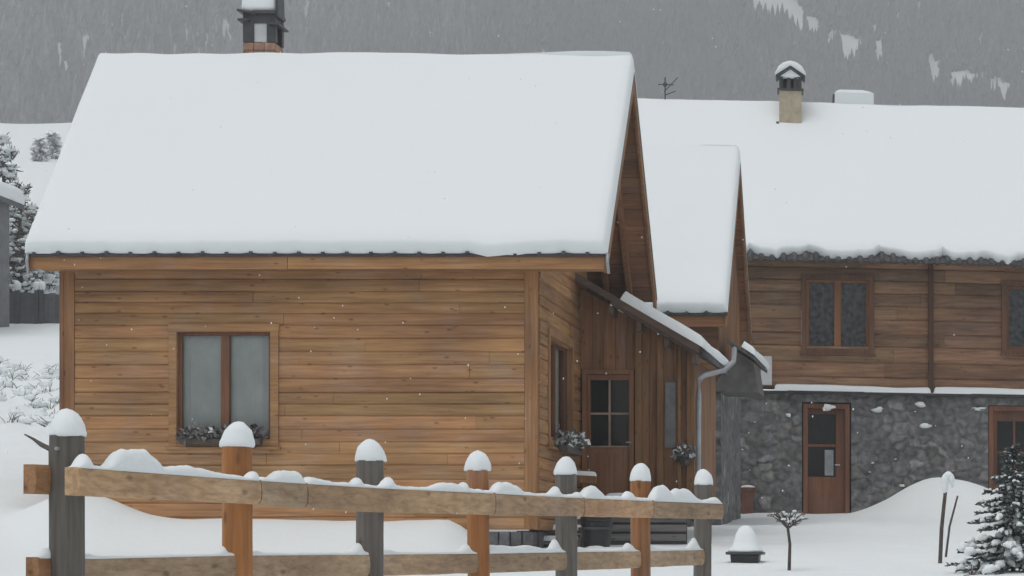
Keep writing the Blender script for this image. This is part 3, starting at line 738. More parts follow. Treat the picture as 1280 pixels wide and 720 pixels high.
# upright joint post and fascia
m = MB(wallT); x = LX(1164); m.box((x - .06, -.02, zmid + .02), (x + .04, .10, ztopw), (.35, .3, .3)); m.build('joint_post', DZ, lod, bevel=.01)
m = MB(wallT); m.box((lx0, .02, ztopw - .05), (lx1, .12, ztopw + .12), (.8, .75, .7)); m.build('wall_plate', bpy.data.materials['lodge_logs'], lod, bevel=.01)
# roof
rz0 = LP(960, 312, -.45)[1]; rr = 3.8; rz1 = LP(960, 127, rr)[1] - .22
def rag2(u):
    d = -.10 + .16 * nz(u * 1.3, 9) + .12 * nz(u * 3.3, 2) + .05 * nz(u * 9)
    ph = (u % .62) / .62
    d += .14 * (ph - .5) * (1 if nz(u * .7, 5) > -.1 else -.4)
    return d
gable_roof(lod, lx0 - 4.2, lx1 + .5, -.45, rr, 2 * rr + .45, rz0, rz1, rz0, .17, rag2, tf=LT, nu=150, rib=.3, soffit=DX, seed=21., ribh=.02, lip=.34)
# tile courses below the snow edge
m = MB(LT); sl2 = (rz1 - rz0) / (rr + .45); x = LX(925)
while x < lx1 + .4:
    wv = .24; y = -.45 - .34 * .75
    zc_ = rz0 - .34 * .68
    m.tube([(x, y - .03, zc_ + .01 + .012 * nz(x * 9)), (x, y + .45, zc_ + .01 + .48 * sl2)], .055, 8, tint(.85, 1.2)); x += .21
m.build('roof_tiles', TILE, lod, smooth=True)
# stone ground floor
d1 = (LX(1004), LX(1062), LZ(1033, 642), LZ(1033, 505)); d2 = (LX(1236), LX(1300), LZ(1268, 650), LZ(1268, 508))
sw = rubble(wallT, lod, lx0, lx1, .2, zmid, (d1, d2), cell=.25, stp=.028, rl=.6)
# snow caught on jutting stones
m = MB(wallT); RS = random.Random(9)
spots = [(985, 519, .05), (1098, 512, .10), (1035, 510, .12), (1150, 506, .08), (1222, 511, .10), (1156, 533, .09), (1127, 607, .06)]
for k in range(20):
    x = RS.uniform(890, 1230); y = RS.uniform(505, 600)
    if 1000 < x < 1066: continue
    spots.append((x, y, RS.uniform(.015, .04)))
for (px, py, r) in spots:
    x, z = LP(px, py, -.05)
    m.blob((x, .07, z), (r * 1.1, .045, r * RS.uniform(.3, .6)), n=9, m=6, wob=1.1)
m.build('caught_snow', SNOW, sw, smooth=True)['kind'] = 'stuff'
m = MB(wallT); xa = LX(960); xb = LX(1164.5); 
m.box((xa - .3, -.02, zmid - .045), (lx1, .16, zmid + .005), (.5, .5, .5)); led = m.build('stone_ledge', TILE, lod)
m = MB()
for a, b_ in ((LX(968), LX(1163)), (LX(1167), lx1)):
    m2 = MB(LT)
    snow_slab(m2, Vector((a, -.18, zmid + .006)), Vector((b_ - a, 0, 0)), Vector((0, .13, .02)), Vector((0, 0, 1)), .10, 24, 3, lambda u: .02 * nz(u * 5), ru=.05, re=.05)
    m.v += m2.v; k0 = len(m.v) - len(m2.v); m.f += [tuple(k0 + i for i in f) for f in m2.f]; m.t += m2.t; m.m += m2.m
m.build('ledge_snow', SNOW, led, smooth=True, recalc=True)
# doors
def lodge_door(d, glassbox, label):
    a0, a1, z0, z1 = d; z0 -= .25; fr = .09
    m = MB(wallT); m.box((a0, -.22, z0), (a0 + fr, .03, z1)); m.box((a1 - fr, -.22, z0), (a1, .03, z1)); m.box((a0 + fr, -.22, z1 - fr), (a1 - fr, .03, z1))
    g = glassbox
    i0, i1 = a0 + fr, a1 - fr
    m.box((i0, -.16, z0), (g[0], -.11, z1 - fr)); m.box((g[1], -.16, z0), (i1, -.11, z1 - fr)); m.box((g[0], -.16, z0), (g[1], -.11, g[2])); m.box((g[0], -.16, g[3]), (g[1], -.11, z1 - fr))
    dd = m.build('door', RED, lod, bevel=.006); dd['label'] = label
    m = MB(wallT); m.add([(g[0], -.14, g[2]), (g[1], -.14, g[2]), (g[1], -.14, g[3]), (g[0], -.14, g[3])], [(0, 1, 2, 3)]); m.build('pane', GLASS, dd)
    zz = (g[2] + g[3]) / 2; c = (g[0] + g[1]) / 2
    m = MB(wallT); m.box((g[0], -.15, zz - .025), (g[1], -.118, zz + .025)); m.box((c - .02, -.152, g[2]), (c + .02, -.12, g[3])) if label.startswith('orange') else None; m.build('glazing_bar', RED, dd)
    m = MB(wallT); m.box((a0 - .3, -.6, z0), (a1 + .3, -.56, z1 + .6)); m.build('interior', DARKIN, dd)
    m = MB(wallT); m.tube([(g[1] + .07, -.11, z0 + 1.2), (g[1] + .07, -.05, z0 + 1.2), (g[1] - .02, -.05, z0 + 1.2)], .014, 6); m.build('handle', ZINC, dd)
    return dd
z_ = lambda py: LZ(1033, py)
dd = lodge_door(d1, (LX(1009), LX(1045), z_(596), z_(517)), 'red brown door with half height glass')
m = MB(wallT); m.box((LX(1031), -.139, z_(594)), (LX(1042), -.132, z_(562))); m.build('paper_notice', plain('grey_paper', (.3, .32, .33), .8), dd)
z_ = lambda py: LZ(1268, py)
lodge_door(d2, (LX(1247), LX(1290), z_(605), z_(526)), 'orange framed door with tall glass panes')
# white meter box
m = MB(wallT); x0, x1 = LX(951), LX(965); m.box((x0, .02, LZ(958, 482)), (x1, .15, LZ(958, 446))); mbx = m.build('meter_box', WHITEP, lod, bevel=.015)
# lodge chimney
cy_ = 3.12
c0, c1 = LP(974, 130, cy_)[0], LP(1002, 130, cy_)[0]; cm = (c0 + c1) / 2
czb, czt = LP(988, 160, cy_)[1], LP(988, 113, cy_)[1]
m = MB(LT); m.box((c0, cy_, czb - .6), (c1, cy_ + .45, czt)); ch = m.build('chimney', STUCCO, lod, bevel=.01)
m = MB(LT); m.box((c0 - .03, cy_ - .05, czb - .2), (c1 + .03, cy_ - .004, czb + .04)); m.box((c0 - .06, cy_ - .05, czb - .1), (c0 - .004, cy_ + .45, czb + .12)); m.build('flashing', TILE, ch)
m = MB(LT); zh = LP(988, 96, cy_)[1]; m.box((c0 - .04, cy_ - .04, czt), (c1 + .04, cy_ + .49, czt + .04))
for xx in (c0, c0 + .16, c1 - .16, c1 - .07):
    for yy in (cy_, cy_ + .38): m.box((xx, yy, czt + .04), (xx + .07, yy + .07, zh))
m.box((c0 + .03, cy_ + .2, czt + .041), (c1 - .03, cy_ + .24, zh))
za = LP(988, 84, cy_)[1]
for s_ in (-1, 1):
    m.bar((cm, cy_ + .22, za), (cm + s_ * .30, cy_ + .22, zh - .0), .6, .04)
m.build('chimney_cap', METAL, ch)
m = MB(LT); m.add([(c0 + .02, cy_ - .03, zh + .0), (c1 - .02, cy_ - .03, zh), (cm, cy_ - .03, za - .05)], [(0, 1, 2)]);
m.blob((cm, cy_ - .0, zh + .03), (.17, .05, .05), wob=.2)
n_ = 16; prof = []
rs = []
for k in range(9):
    t = -1 + 2 * k / 8; x = cm + t * .32; zlow = za + .025 + (zh - za) * abs(t) * .32 / .30
    hh = max(.02, zh + .02 + (za + .13 - zh) * math.sqrt(max(0.01, 1 - .97 * t * t)) - zlow)
    rs.append([Vector((x, cy_ - .09, zlow)), Vector((x, cy_ - .07, zlow + hh * .8)), Vector((x, cy_ + .1, zlow + hh)), Vector((x, cy_ + .4, zlow + hh)), Vector((x, cy_ + .53, zlow))])
m.rings(rs); m.build('snow_cap', SNOW, ch, smooth=True, recalc=True)
# snow covered skylight bump behind the ridge
yd = rr + .6; e0, e1 = LP(1041, 120, yd)[0], LP(1086, 120, yd)[0]; dz0, dz1 = LP(1060, 132, yd)[1], LP(1060, 118, yd)[1]
m = MB(LT); m.box((e0, yd, dz0 - .9), (e1 - .1, yd + .8, dz1)); do = m.build('roof_dormer', TILE, lod)
m = MB(LT); rs = []
for (ins, z) in ((0, dz1 - .22), (.0, dz1 + .02), (.05, dz1 + .06), (.12, dz1 + .09), (.3, dz1 + .1)):
    rs.append([Vector((e0 + .04 + ins * .9, yd - .1 + ins * .4, z)), Vector((e1 + .10 - ins * 2.0, yd - .1 + ins * .4, z)), Vector((e1 + .10 - ins * 2.0, yd + .85 - ins * .4, z)), Vector((e0 + .04 + ins * .9, yd + .85 - ins * .4, z))])
m.rings(rs); m.build('dormer_snow', SNOW, do, smooth=False, recalc=True, bevel=.02)
# thin aerial on the ridge
m = MB(LT); ax, az = LP(835, 122, rr); m.tube([(ax - .06, rr, az - .4), (ax - .06, rr, az + .42)], .014, 6)
m.tube([(ax - .08, rr, az + .12), (ax + .2, rr, az + .42)], .010, 5); m.tube([(ax - .2, rr, az + .27), (ax + .12, rr, az + .27)], .012, 5); m.tube([(ax - .06, rr, az + .05), (ax + .16, rr, az + .14)], .010, 5)
m.blob((ax - .06, rr, az + .27), (.05, .05, .05))
m.build('aerial', METAL, lod)

# ------------------------------------------------------------------ plants in boxes
def clump(mb, c, ext, n, s=.05, snow=.12, mi_snow=1, seed=1, stem=True):
    rr = random.Random(seed); c = Vector(c)
    for k in range(n):
        p = c + Vector((rr.uniform(-1, 1) * ext[0], rr.uniform(-1, 1) * ext[1], rr.uniform(-.6, 1) * ext[2] * rr.random() ** .4))
        d = Vector((rr.uniform(-1, 1), rr.uniform(-1, 1), rr.uniform(-.7, .9))).normalized(); u = d.cross(Vector((rr.uniform(-1, 1), rr.uniform(-1, 1), rr.uniform(-1, 1)))).normalized()
        L = s * rr.uniform(.6, 1.5); w = L * rr.uniform(.25, .5); t = rr.uniform(.5, 1.9)
        nn = d.cross(u) * w * .25
        mb.add([p, p + d * L * .5 + u * w + nn, p + d * L, p + d * L * .5 - u * w + nn], [(0, 1, 2), (0, 2, 3)], (t, t, t), mi_snow if rr.random() < snow else 0)
        if stem and k % 4 == 0:
            b = Vector((c.x + (p.x - c.x) * .4, c.y + (p.y - c.y) * .4, c.z - ext[2] * .6)); mb.tube([b, b.lerp(p, .6) + Vector((0, 0, .02)), p], .0035, 4, (.7, .7, .7))
def flower_box(loc, along, length, label, ext, n, seed, parts_m=TWIG, h=.1, w=.12, s=.06, sn=.1):
    loc = Vector(loc); along = Vector(along).normalized(); o = Vector((along.y, -along.x, 0))
    t = thing('flower_box', loc, label, 'flower box')
    m = MB(); p = loc - along * length / 2; q = loc + along * length / 2
    m.bar(p + Vector((0, 0, h / 2)), q + Vector((0, 0, h / 2)), w, h); m.build('trough', parts_m, t, bevel=.006)
    m = MB(); clump(m, loc + Vector((0, 0, h + ext[2] * .5)), (abs(along.x) * ext[0] + abs(o.x) * ext[1], abs(along.y) * ext[0] + abs(o.y) * ext[1], ext[2]), n, s, sn, 1, seed)
    m.build('dry_plants', [LEAFD, SNOW], t)
    return t
flower_box((X_(280, Yw - .0), Yw - .12, Z_(556, Yw)), (1, 0, 0), 1.05, 'box of withered grey plants on the sill of the front cabin window', (.55, .07, .11), 330, 3, s=.085, sn=.06, h=.07)
yy = (sA0 + sA1) / 2
flower_box((WR + .17, yy, sB0 - .16), (0, 1, 0), 1.3, 'frosted plant box under the narrow side window of the cabin', (.7, .1, .14), 260, 5, s=.09, sn=.35)
pz = at(856, 580, Yp - .16)
t = thing('hanging_pot', pz, 'hanging pot of frosted grey plants on the porch post beside the downpipe', 'plant pot')
m = MB(); m.lathe(pz, [(.06, -.02), (.09, .08), (.1, .085), (.1, .10), (.08, .1)], 14); m.build('pot', TWIG, t)
m = MB(); clump(m, pz + Vector((0, 0, .14)), (.17, .12, .14), 170, .07, .3, 1, 8); m.build('dry_plants', [LEAFD, SNOW], t)
m = MB(); m.tube([pz + Vector((0, .0, .1)), pz + Vector((0, .05, .35)), pz + Vector((0, .14, .36))], .006, 5); m.build('hanger', METAL, t)
# terracotta pot on the stone wall
x, z = LP(934, 627, -.22); pl = LT(Vector((x, -.22, z)))
t = thing('terracotta_pot', pl, 'terracotta pot with snowy rim against the stone wall left of its door', 'plant pot')
m = MB(); m.lathe(pl, [(.10, -.35), (.115, -.05), (.15, .2), (.17, .21), (.17, .27), (.14, .27)], 18); m.build('pot', TERRA, t)
m = MB(); m.blob(pl + Vector((0, 0, .27)), (.15, .15, .05)); m.build('snow_cap', SNOW, t, smooth=True)

# ------------------------------------------------------------------ the near post and rail fence
Z0, KD, AD = 11.0, .1365, 89.1
def fpost(i): return Vector(((-1113 + AD * i) * Z0 / F, Z0 * (1 + KD * i), 0))
FD = (fpost(1) - fpost(0)).normalized(); FN = Vector((FD.y, -FD.x, 0))
def fpt(px, off):                             # point of the fence line (shifted by off to its near side) seen at column px
    p0 = fpost(0) + FN * off; k = (px - CX) / F
    s = (k * p0.y - p0.x) / (FD.x - k * FD.y)
    return p0 + FD * s
fen = thing('wooden_fence', fpost(0) + Vector((0, 0, -1.2)), 'post and rail fence with alternating grey and orange posts under snow caps', 'fence')
tops = [545, 558, 576, 588, 593, 601, 606]; caps = [511, 527, 548, 563, 570, 579, 586]; wid = [46, 40, 36, 29, 28, 26, 23]
for i in range(7):
    c = fpost(i); zt = Z_(tops[i], c.y); r = wid[i] / 2 * c.y / F; zb = -1.75 + .055 * c.y
    gry = i % 2 == 0; rs = []; n_ = 20; RR = random.Random(i + 40); lean = RR.uniform(-.012, .012)
    K = 16
    for k in range(K + 1):
        zz = zb + (zt - zb) * k / K
        ring = []
        for j in range(n_):
            th = 6.2832 * j / n_; cs, sn_ = math.cos(th), math.sin(th)
            ex = .62 if gry else .8
            a = math.copysign(abs(cs) ** ex, cs); b = math.copysign(abs(sn_) ** ex, sn_)
            q = r * (1 + .05 * nz(a * 1.2 + i * 9, b * 1.2, zz * 1.5) + .02 * nz(a * 4, b * 4 + i, zz * 5)) * (.985 if k == K else 1)
            # posts face the view slightly turned, as hewn logs do
            ring.append(Vector((c.x, c.y, zz)) + (Vector((.94, .34, 0)) * a + Vector((-.34, .94, 0)) * b) * q * .93 + Vector((lean * (zz - zt), 0, 0)))
        rs.append(ring)
    m = MB(); m.rings(rs, tint(.85, 1.1, .03))
    if i == 3: pass
    po = m.build('post', FG if gry else FO, fen, smooth=True, bevel=0); po['label'] = 'grey weathered post' if gry else 'orange stained post'
    md = po.modifiers.new('edge', 'EDGE_SPLIT'); md.split_angle = math.radians(50)
    hc = (tops[i] - caps[i]) * c.y / F
    prof = [(r * 1.0, -.004), (r * 1.04, .006), (r * 1.02, hc * .18), (r * .94, hc * .42), (r * .80, hc * .64), (r * .58, hc * .83), (r * .30, hc * .96), (r * .02, hc)]
    m = MB(); m.tf = lambda p, c=c, zt=zt, i=i: p + Vector((.12 * nz(i * 3.3), .1 * nz(i * 1.9, 4), 0)) * max(0, p.z - zt) + Vector((nz(p.x * 30, p.y * 30, p.z * 30), 0, nz(p.x * 28, p.z * 28, 5))) * .004; m.lathe((c.x, c.y, zt), [(a * (1 + .04 * nz(i * 5, z * 30)), z * (1 + .07 * nz(i * 7.7))) for a, z in prof], 28, wob=.22); m.build('snow_cap', SNOW, po, smooth=True)
    if i == 0:
        bq = at(73, 561, c.y - r * 1.0); m = MB(); m.tube([bq, bq + Vector((0, -.03, 0))], .008, 8); m.build('bolt', ZINC, po)
TOPL = [(30, 580), (90, 583), (300, 598.5), (465, 609), (597, 615), (708, 621), (799, 625), (900, 629)]
BOTL = [(30, 617), (90, 619), (300, 629), (465, 640), (597, 643), (708, 645), (799, 647), (900, 649)]
def lerpl(L, x):
    for (a, b), (c, d) in zip(L, L[1:]):
        if x <= c: return b + (d - b) * (x - a) / (c - a)
    return L[-1][1]
LT_ = [(30, 696), (110, 697), (297, 693), (465, 692), (600, 691), (720, 689), (800, 688), (880, 686.5)]
LB_ = [(30, 733), (110, 732), (297, 725), (465, 720), (600, 716), (720, 712.5), (800, 709.5), (880, 706)]
def rail(p0, p1, off, th, T_, B_, name='rail', tn=(1, 1, 1), rough=.006):
    n_ = max(2, int((p1 - p0) / 12)); rs = []
    for k in range(n_ + 1):
        px = p0 + (p1 - p0) * k / n_
        a = fpt(px, off); z1 = Z_(lerpl(T_, px), a.y); z0 = Z_(lerpl(B_, px), a.y); h = z1 - z0
        q = lambda s: rough * nz(px * .05, s * 3.1 + off * 20) + rough * .6 * nz(px * .18, s * 5)
        o = FN * th / 2
        b1 = q(1); b2 = q(2) - .006 * max(0, nz(px * .03, 12)); 
        rs.append([a - o + Vector((0, 0, z0 - a.z)), a + o * .6 + Vector((0, 0, z0 + b2)), a + o + Vector((0, 0, z0 + b2 + h * .16)), a + o * (1.1 + 20 * q(3)) + Vector((0, 0, z0 + h * .5)), a + o + Vector((0, 0, z1 - h * .12)), a + o * .7 + Vector((0, 0, z1 + b1)), a - o + Vector((0, 0, z1 + b1))])
    m = MB(); m.rings(rs, tn)
    return m.build(name, FR, fen, recalc=True)
def railsnow(owner, p0, p1, off, th, T_, hf):
    n_ = max(3, int((p1 - p0) / 3)); rs = []
    for k in range(n_ + 1):
        px = p0 + (p1 - p0) * k / n_
        a = fpt(px, off); zz = Z_(lerpl(T_, px), a.y); h = max(.002, hf(px)) * a.y / F
        e = min(1, k / 2., (n_ - k) / 2.); h *= max(.05, math.sqrt(e)); w = th * .5 * (.75 + .35 * min(1, h / .05))
        ring = []
        for j in range(9):
            t = 3.14159 * j / 8
            ring.append(a + FN * (math.cos(t) * w) + Vector((0, 0, zz - .006 + (h + .006) * math.sin(t) ** .7)))
        rs.append(ring)
    m = MB(); m.rings(rs); m.build('snow_cover', SNOW, owner, smooth=True, recalc=True)
lumps = [(103, 5, 13, 2), (166, 29, 24, 5), (150, 9, 5, 2), (230, 40, 8, 2), (317, 4.5, 17, 1.5), (358, 19, 11, 6), (385, 20, 5, 2), (445, 3, 9, 1.5), (484, 4, 12, 1.4), (558, 18, 7, 4), (579, 3, 8, 1.4), (630, 18, 10, 4), (614, 3, 8, 1.4), (693, 3, 9, 1.3), (735, 14, 12, 4), (723, 3.5, 10, 1.4), (785, 3, 10, 1.3), (825, 13, 16, 3), (851, 14, 15, 3), (892, 8, 4, 2)]
def hf(px): return 3.0 + 1.6 * nz(px * .05) + 1.3 * nz(px * .19, 4) + (1 + .22 * nz(px * .11, 8)) * max(h * math.exp(-abs((px - c) / w) ** p) for c, w, h, p in lumps)
uo = .135
for (a, b, tn) in ((90, 318, (1.1, 1.02, .92)), (319.5, 376, (.95, .97, .95)), (377.5, 612, (.98, .92, .84)), (613.5, 724, (.95, .9, .84)), (725.5, 811, (1.1, .95, .85)), (812, 899, (.85, .83, .8))):
    o = rail(a, b, uo, .07, TOPL, BOTL, tn=tn); railsnow(o, a + 1, b, uo, .075, TOPL, hf)
for k in range(6):
    cx = [84, 297, 465, 597, 708, 799, 879]
    o = rail(cx[k] + 2, cx[k + 1] - 2, 0., .06, LT_, LB_, tn=(tint(.85, 1.05, .03)))
    def hl(px, k=k): return 2.2 + 1.5 * nz(px * .06, 3) + (9 + 4 * (k % 2)) * math.exp(-abs((px - cx[k + 1] + wid[k + 1] / 2 + 1) / 3.5) ** 1.4) + 3 * math.exp(-((px - cx[k] - wid[k] / 2 - 2) / 5) ** 2) + (6 * math.exp(-((px - 640) / 40) ** 4) if k == 3 else 0)
    railsnow(o, cx[k] + 4, cx[k + 1] - 3, 0., .065, LT_, hl)
# short rail ends standing out behind the first post
o = rail(37, 72, -.06, .06, [(30, 580), (100, 583)], [(30, 617), (100, 619)], 'rail_end', (.8, .6, .45))
o = rail(40, 72, -.06, .06, [(30, 696), (100, 697)], [(30, 733), (100, 732)], 'rail_end', (.75, .55, .42))
railsnow(o, 42, 68, -.06, .06, [(30, 696), (100, 697)], lambda p: 3 + 9 * math.exp(-((p - 57) / 6) ** 2))

# ------------------------------------------------------------------ garden things on the right
def spruce(loc, h, r, levels, label, name='spruce_tree', snow=.5, seed=1, nl=46, ns=.06, group=None, cat='spruce', trunk=.035, needle=None):
    rr = random.Random(seed); loc = Vector(loc); t = thing(name, loc, label, cat, group)
    m = MB(); m.tube([loc + Vector((0, 0, -.3)), loc + Vector((.01, 0, h * .5)), loc + Vector((0, 0, h))], [trunk * h * .6, trunk * h * .4, .006 * h], 8); m.build('trunk', TWIG, t, smooth=True)
    m = MB(); sn = MB()
    for lv in range(levels):
        f = lv / (levels - 1); z = h * (.06 + .90 * f); L = r * (1 - f) ** .85 + .04 * r
        nb = max(4, int(9 - 4 * f)); zj = z
        for b in range(nb):
            th = 6.2832 * (b + rr.random() * .9) / nb + lv * 1.7; z = zj + rr.uniform(-.5, .5) * h / levels; Lb = L * rr.uniform(.55, 1.2)
            d = Vector((math.cos(th), math.sin(th), 0)); pts = []
            for k in range(6):
                s = k / 5; pts.append(loc + Vector((0, 0, z)) + d * (Lb * s) + Vector((0, 0, -Lb * (.30 * s - .12 * s * s) + (.25 * Lb * s if f > .85 else 0))))
            m.tube(pts, [.010 * h * .4 * (1 - k / 6) for k in range(6)], 4, (.8, .6, .5))
            cnt = int(nl * (.35 + .65 * Lb / r))
            for q in range(cnt):
                s = rr.random() ** .7; i = min(4, int(s * 5)); p = pts[i].lerp(pts[i+1], s * 5 - i)
                sd2 = d.cross(Vector((0, 0, 1))) * rr.choice((-1, 1))
                v = (d * rr.uniform(.3, 1) + sd2 * rr.uniform(.2, 1.1) + Vector((0, 0, rr.uniform(-.4, .35)))).normalized()
                LL = ns * rr.uniform(.8, 2.2) * (1 - .4 * s); w = LL * .16
                u = v.cross(Vector((rr.uniform(-1, 1), rr.uniform(-1, 1), rr.uniform(-1, 1)))).normalized() * w
                t2 = rr.uniform(.5, 1.9); m.add([p - u, p + v * LL * .5 - u * 1.2, p + v * LL, p + v * LL * .5 + u * 1.2, p + u], [(0, 1, 2, 3, 4)], (t2, t2, t2))
            for k in range(1, 6):
                if rr.random() < snow:
                    a = max(.012 * h, Lb * rr.uniform(.04, .09)); up_ = Vector((0, 0, a * .7)); e0_ = pts[k-1].lerp(pts[k], rr.uniform(0, .6)); e1_ = pts[k] + d * rr.uniform(-.03, .05) * Lb + d.cross(Vector((0, 0, 1))) * rr.uniform(-.16, .16) * Lb
                    sn.tube([e0_ + up_ * .5, e0_.lerp(e1_, .35) + up_, e0_.lerp(e1_, .7) + up_, e1_ + up_ * .3], [a * .3, a, a * rr.uniform(.6, 1.1), a * .25], 6)
    cr = m.build('crown', needle or NEEDLE, t); sn.build('snow_load', SNOW, cr, smooth=True)['kind'] = 'stuff'
    return t
sy = 27.2
spruce((X_(1266, sy), sy, ground(X_(1266, sy), sy)), Z_(556, sy) - ground(X_(1266, sy), sy), .70, 19, 'young dark spruce with snow on its branches at right edge', snow=.85, seed=4, nl=62, ns=.06)
# grafted umbrella tree
gy = 28.; gp = Vector((X_(986, gy), gy, ground(X_(986, gy), gy))); gt = Z_(661, gy)
t = thing('weeping_sapling', gp, 'thin bare sapling with an umbrella of snowy twigs in front of the lodge', 'sapling')
m = MB(); m.tube([gp + Vector((.0, 0, -.2)), gp + Vector((.012, 0, .3)), Vector((gp.x - .01, gy, gt))], [.022, .018, .016], 7); m.build('trunk', TWIG, t, smooth=True)
m = MB(); sn = MB(); rr = random.Random(6); c = Vector((gp.x - .01, gy, gt))
for k in range(26):
    th = 6.2832 * k / 26 + rr.uniform(-.1, .1); L = rr.uniform(.12, .27); d = Vector((math.cos(th), math.sin(th), 0)); hh = rr.uniform(.05, .20)
    pts = [c, c + d * L * .3 + Vector((0, 0, hh * .55)), c + d * L * .65 + Vector((0, 0, hh * .95)), c + d * L * .95 + Vector((0, 0, hh * rr.uniform(.85, 1.1)))]
    m.tube(pts, [.010, .008, .006, .004], 5)
    for q in (1, 2):
        p = pts[q]; v = Vector((rr.uniform(-1, 1), rr.uniform(-1, 1), rr.uniform(.0, 1))).normalized() * .08; m.tube([p, p + v], [.005, .003], 4)
    if rr.random() < .5: sn.blob(pts[2] + Vector((0, 0, .01)), (.03, .03, .014), n=7, m=4, wob=.6)
sn.blob(c + Vector((0, 0, .07)), (.045, .045, .05), wob=.8)
cr = m.build('crown', TWIG, t); sn.build('snow_load', SNOW, cr, smooth=True)['kind'] = 'stuff'
# low garden lantern box with a snow cone
ly = 29.5; lp = at(932, 704, ly); 
t = thing('garden_lantern', lp, 'low black garden lantern under a pointed cap of snow on the lawn', 'lantern')
m = MB(); w = .19
m.hexa([(lp.x - w*.75, ly - w*.75, lp.z - .15), (lp.x + w*.75, ly - w*.75, lp.z - .15), (lp.x + w*.75, ly + w*.75, lp.z - .15), (lp.x - w*.75, ly + w*.75, lp.z - .15), (lp.x - w*.9, ly - w*.9, lp.z + .10), (lp.x + w*.9, ly - w*.9, lp.z + .10), (lp.x + w*.9, ly + w*.9, lp.z + .10), (lp.x - w*.9, ly + w*.9, lp.z + .10)])
m.build('body', BLACK, t, bevel=.01)
m = MB(); m.box((lp.x - w*1.15, ly - w*1.15, lp.z + .101), (lp.x + w*1.15, ly + w*1.15, lp.z + .135)); m.build('rim', METAL, t, bevel=.008)
m = MB(); rs = []; n_ = 24
for s_, z in ((1.12, .136), (1.1, .16), (.82, .21), (.72, .27), (.6, .35), (.42, .415), (.2, .445), (.02, .45)):
    rs.append([lp + Vector((math.copysign(abs(math.cos(6.2832*j/n_)) ** .75, math.cos(6.2832*j/n_)) * w * s_, math.copysign(abs(math.sin(6.2832*j/n_)) ** .75, math.sin(6.2832*j/n_)) * w * s_, z)) for j in range(n_)])
m.rings(rs); m.build('snow_cap', SNOW, t, smooth=True)
# two stakes
b = gpix(1174, 704); k_ = b.y
t = thing('garden_stake', b, 'tall dark stake with a hooked lump of snow on its top', 'stake')
m = MB(); m.tube([b - Vector((0, 0, .25)), at(1177, 660, k_), at(1182, 612, k_)], [.026, .024, .022], 7); m.build('shaft', TWIG, t)
m = MB()
for (qx, qy, ra, rb) in ((1181.3, 609, .036, .09), (1181.5, 600, .05, .085), (1185, 594.5, .065, .05), (1189, 598, .042, .06), (1190.5, 605, .02, .05)): m.blob(at(qx, qy, k_), (ra, .045, rb), n=10, m=7, wob=.25)
m.build('snow_cap', SNOW, t, smooth=True)
b = gpix(1179, 697) + Vector((.0, .1, 0)); k_ = b.y
t = thing('garden_stake', b, 'thin leaning stick crossing behind the snow topped stake', 'stake')
m = MB(); m.tube([b - Vector((0, 0, .25)), at(1187, 658, k_), at(1197, 620, k_)], [.018, .016, .013], 6); m.build('shaft', TWIG, t)
m = MB(); m.blob(at(1197, 619, k_), (.016, .016, .012)); m.build('snow_cap', SNOW, t, smooth=True)
# dry stalk at the bottom
b = gpix(1214, 719); t = thing('dry_stalk', b, 'small dry stalk poking from the snow left of the spruce', 'plant')
m = MB(); 
for v in ((.03, .0, .09), (-.04, .01, .06), (.07, .02, .05), (.0, .0, .12)): m.tube([b - Vector((0, 0, .05)), b + Vector(v) * .6, b + Vector(v)], [.007, .006, .004], 5)
m.build('stem', TWIG, t)

# ------------------------------------------------------------------ left background: weeds, far fence, barn, snowy trees
m = MB(); rr = random.Random(17)
for k in range(150):
    y = rr.uniform(44, 60); px = rr.uniform(-15, 76); x = X_(px, y); z = ground(x, y)
    if nz(x * .8, y * .4, 3) < -.1: continue
    p = Vector((x, y, z - .03))
    for q in range(3):
        v = Vector((rr.uniform(-.16, .16), rr.uniform(-.2, .2), rr.uniform(.08, .26))); m.tube([p, p + v * .6, p + v + Vector((v.x * .4, 0, -.01))], [.007, .006, .003], 4, (1.5, 1.5, 1.5), 0)
    if rr.random() < .75: m.blob(p + Vector((rr.uniform(-.1, .1), -.04, rr.uniform(.05, .18))), (rr.uniform(.06, .16), .08, rr.uniform(.03, .09)), n=8, m=5, wob=.7, mi=1)
tag(m.build('dry_weeds', [TWIG, SNOW]), 'dry weeds poking through the snowy slope left of the cabin', 'weeds', kind='stuff')
b0_ = at(60, 556, 20.5)
t = thing('fallen_twig', b0_, 'dark bare twig sticking out beside the first fence post', 'twig')
m = MB(); m.tube([at(64, 562, 20.5), at(52, 556, 20.6), at(42, 549, 20.7), at(31, 543, 20.8)], [.022, .02, .012, .006], 6); m.tube([at(64, 562, 20.5), Vector((at(66, 566, 20.5).x, 20.5, ground(at(66, 566, 20.5).x, 20.5) - .1))], [.022, .025], 6); m.build('stem', TWIG, t)

Yf = 78.
t = thing('board_fence', Vector((X_(30, Yf), Yf, Z_(398, Yf))), 'dark grey board fence on the slope behind the cabin', 'fence')
for i, px in enumerate((-60, -30, 0, 23, 47, 53, 82, 110)):
    x = X_(px, Yf); m = MB(); m.box((x - .06, Yf - .12, ground(x, Yf) - .4), (x + .06, Yf - .03, Z_(358, Yf)), (.7, .7, .7)); po = m.build('post', DARKFENCE, t)
    m = MB(); m.blob((x, Yf - .07, Z_(358, Yf)), (.12, .1, .16)); m.build('snow_cap', SNOW, po, smooth=True)
m = MB(); x = X_(-70, Yf)
while x < X_(120, Yf):
    m.box((x, Yf - .02, ground(x, Yf) - .3), (x + .19, Yf + .02, Z_(364 + 4 * (x - X_(0, Yf)) / 2, Yf) + rr.uniform(-.02, .02)), tint(.85, 1.15, .02)); x += .195
m.build('board_panel', DARKFENCE, t)
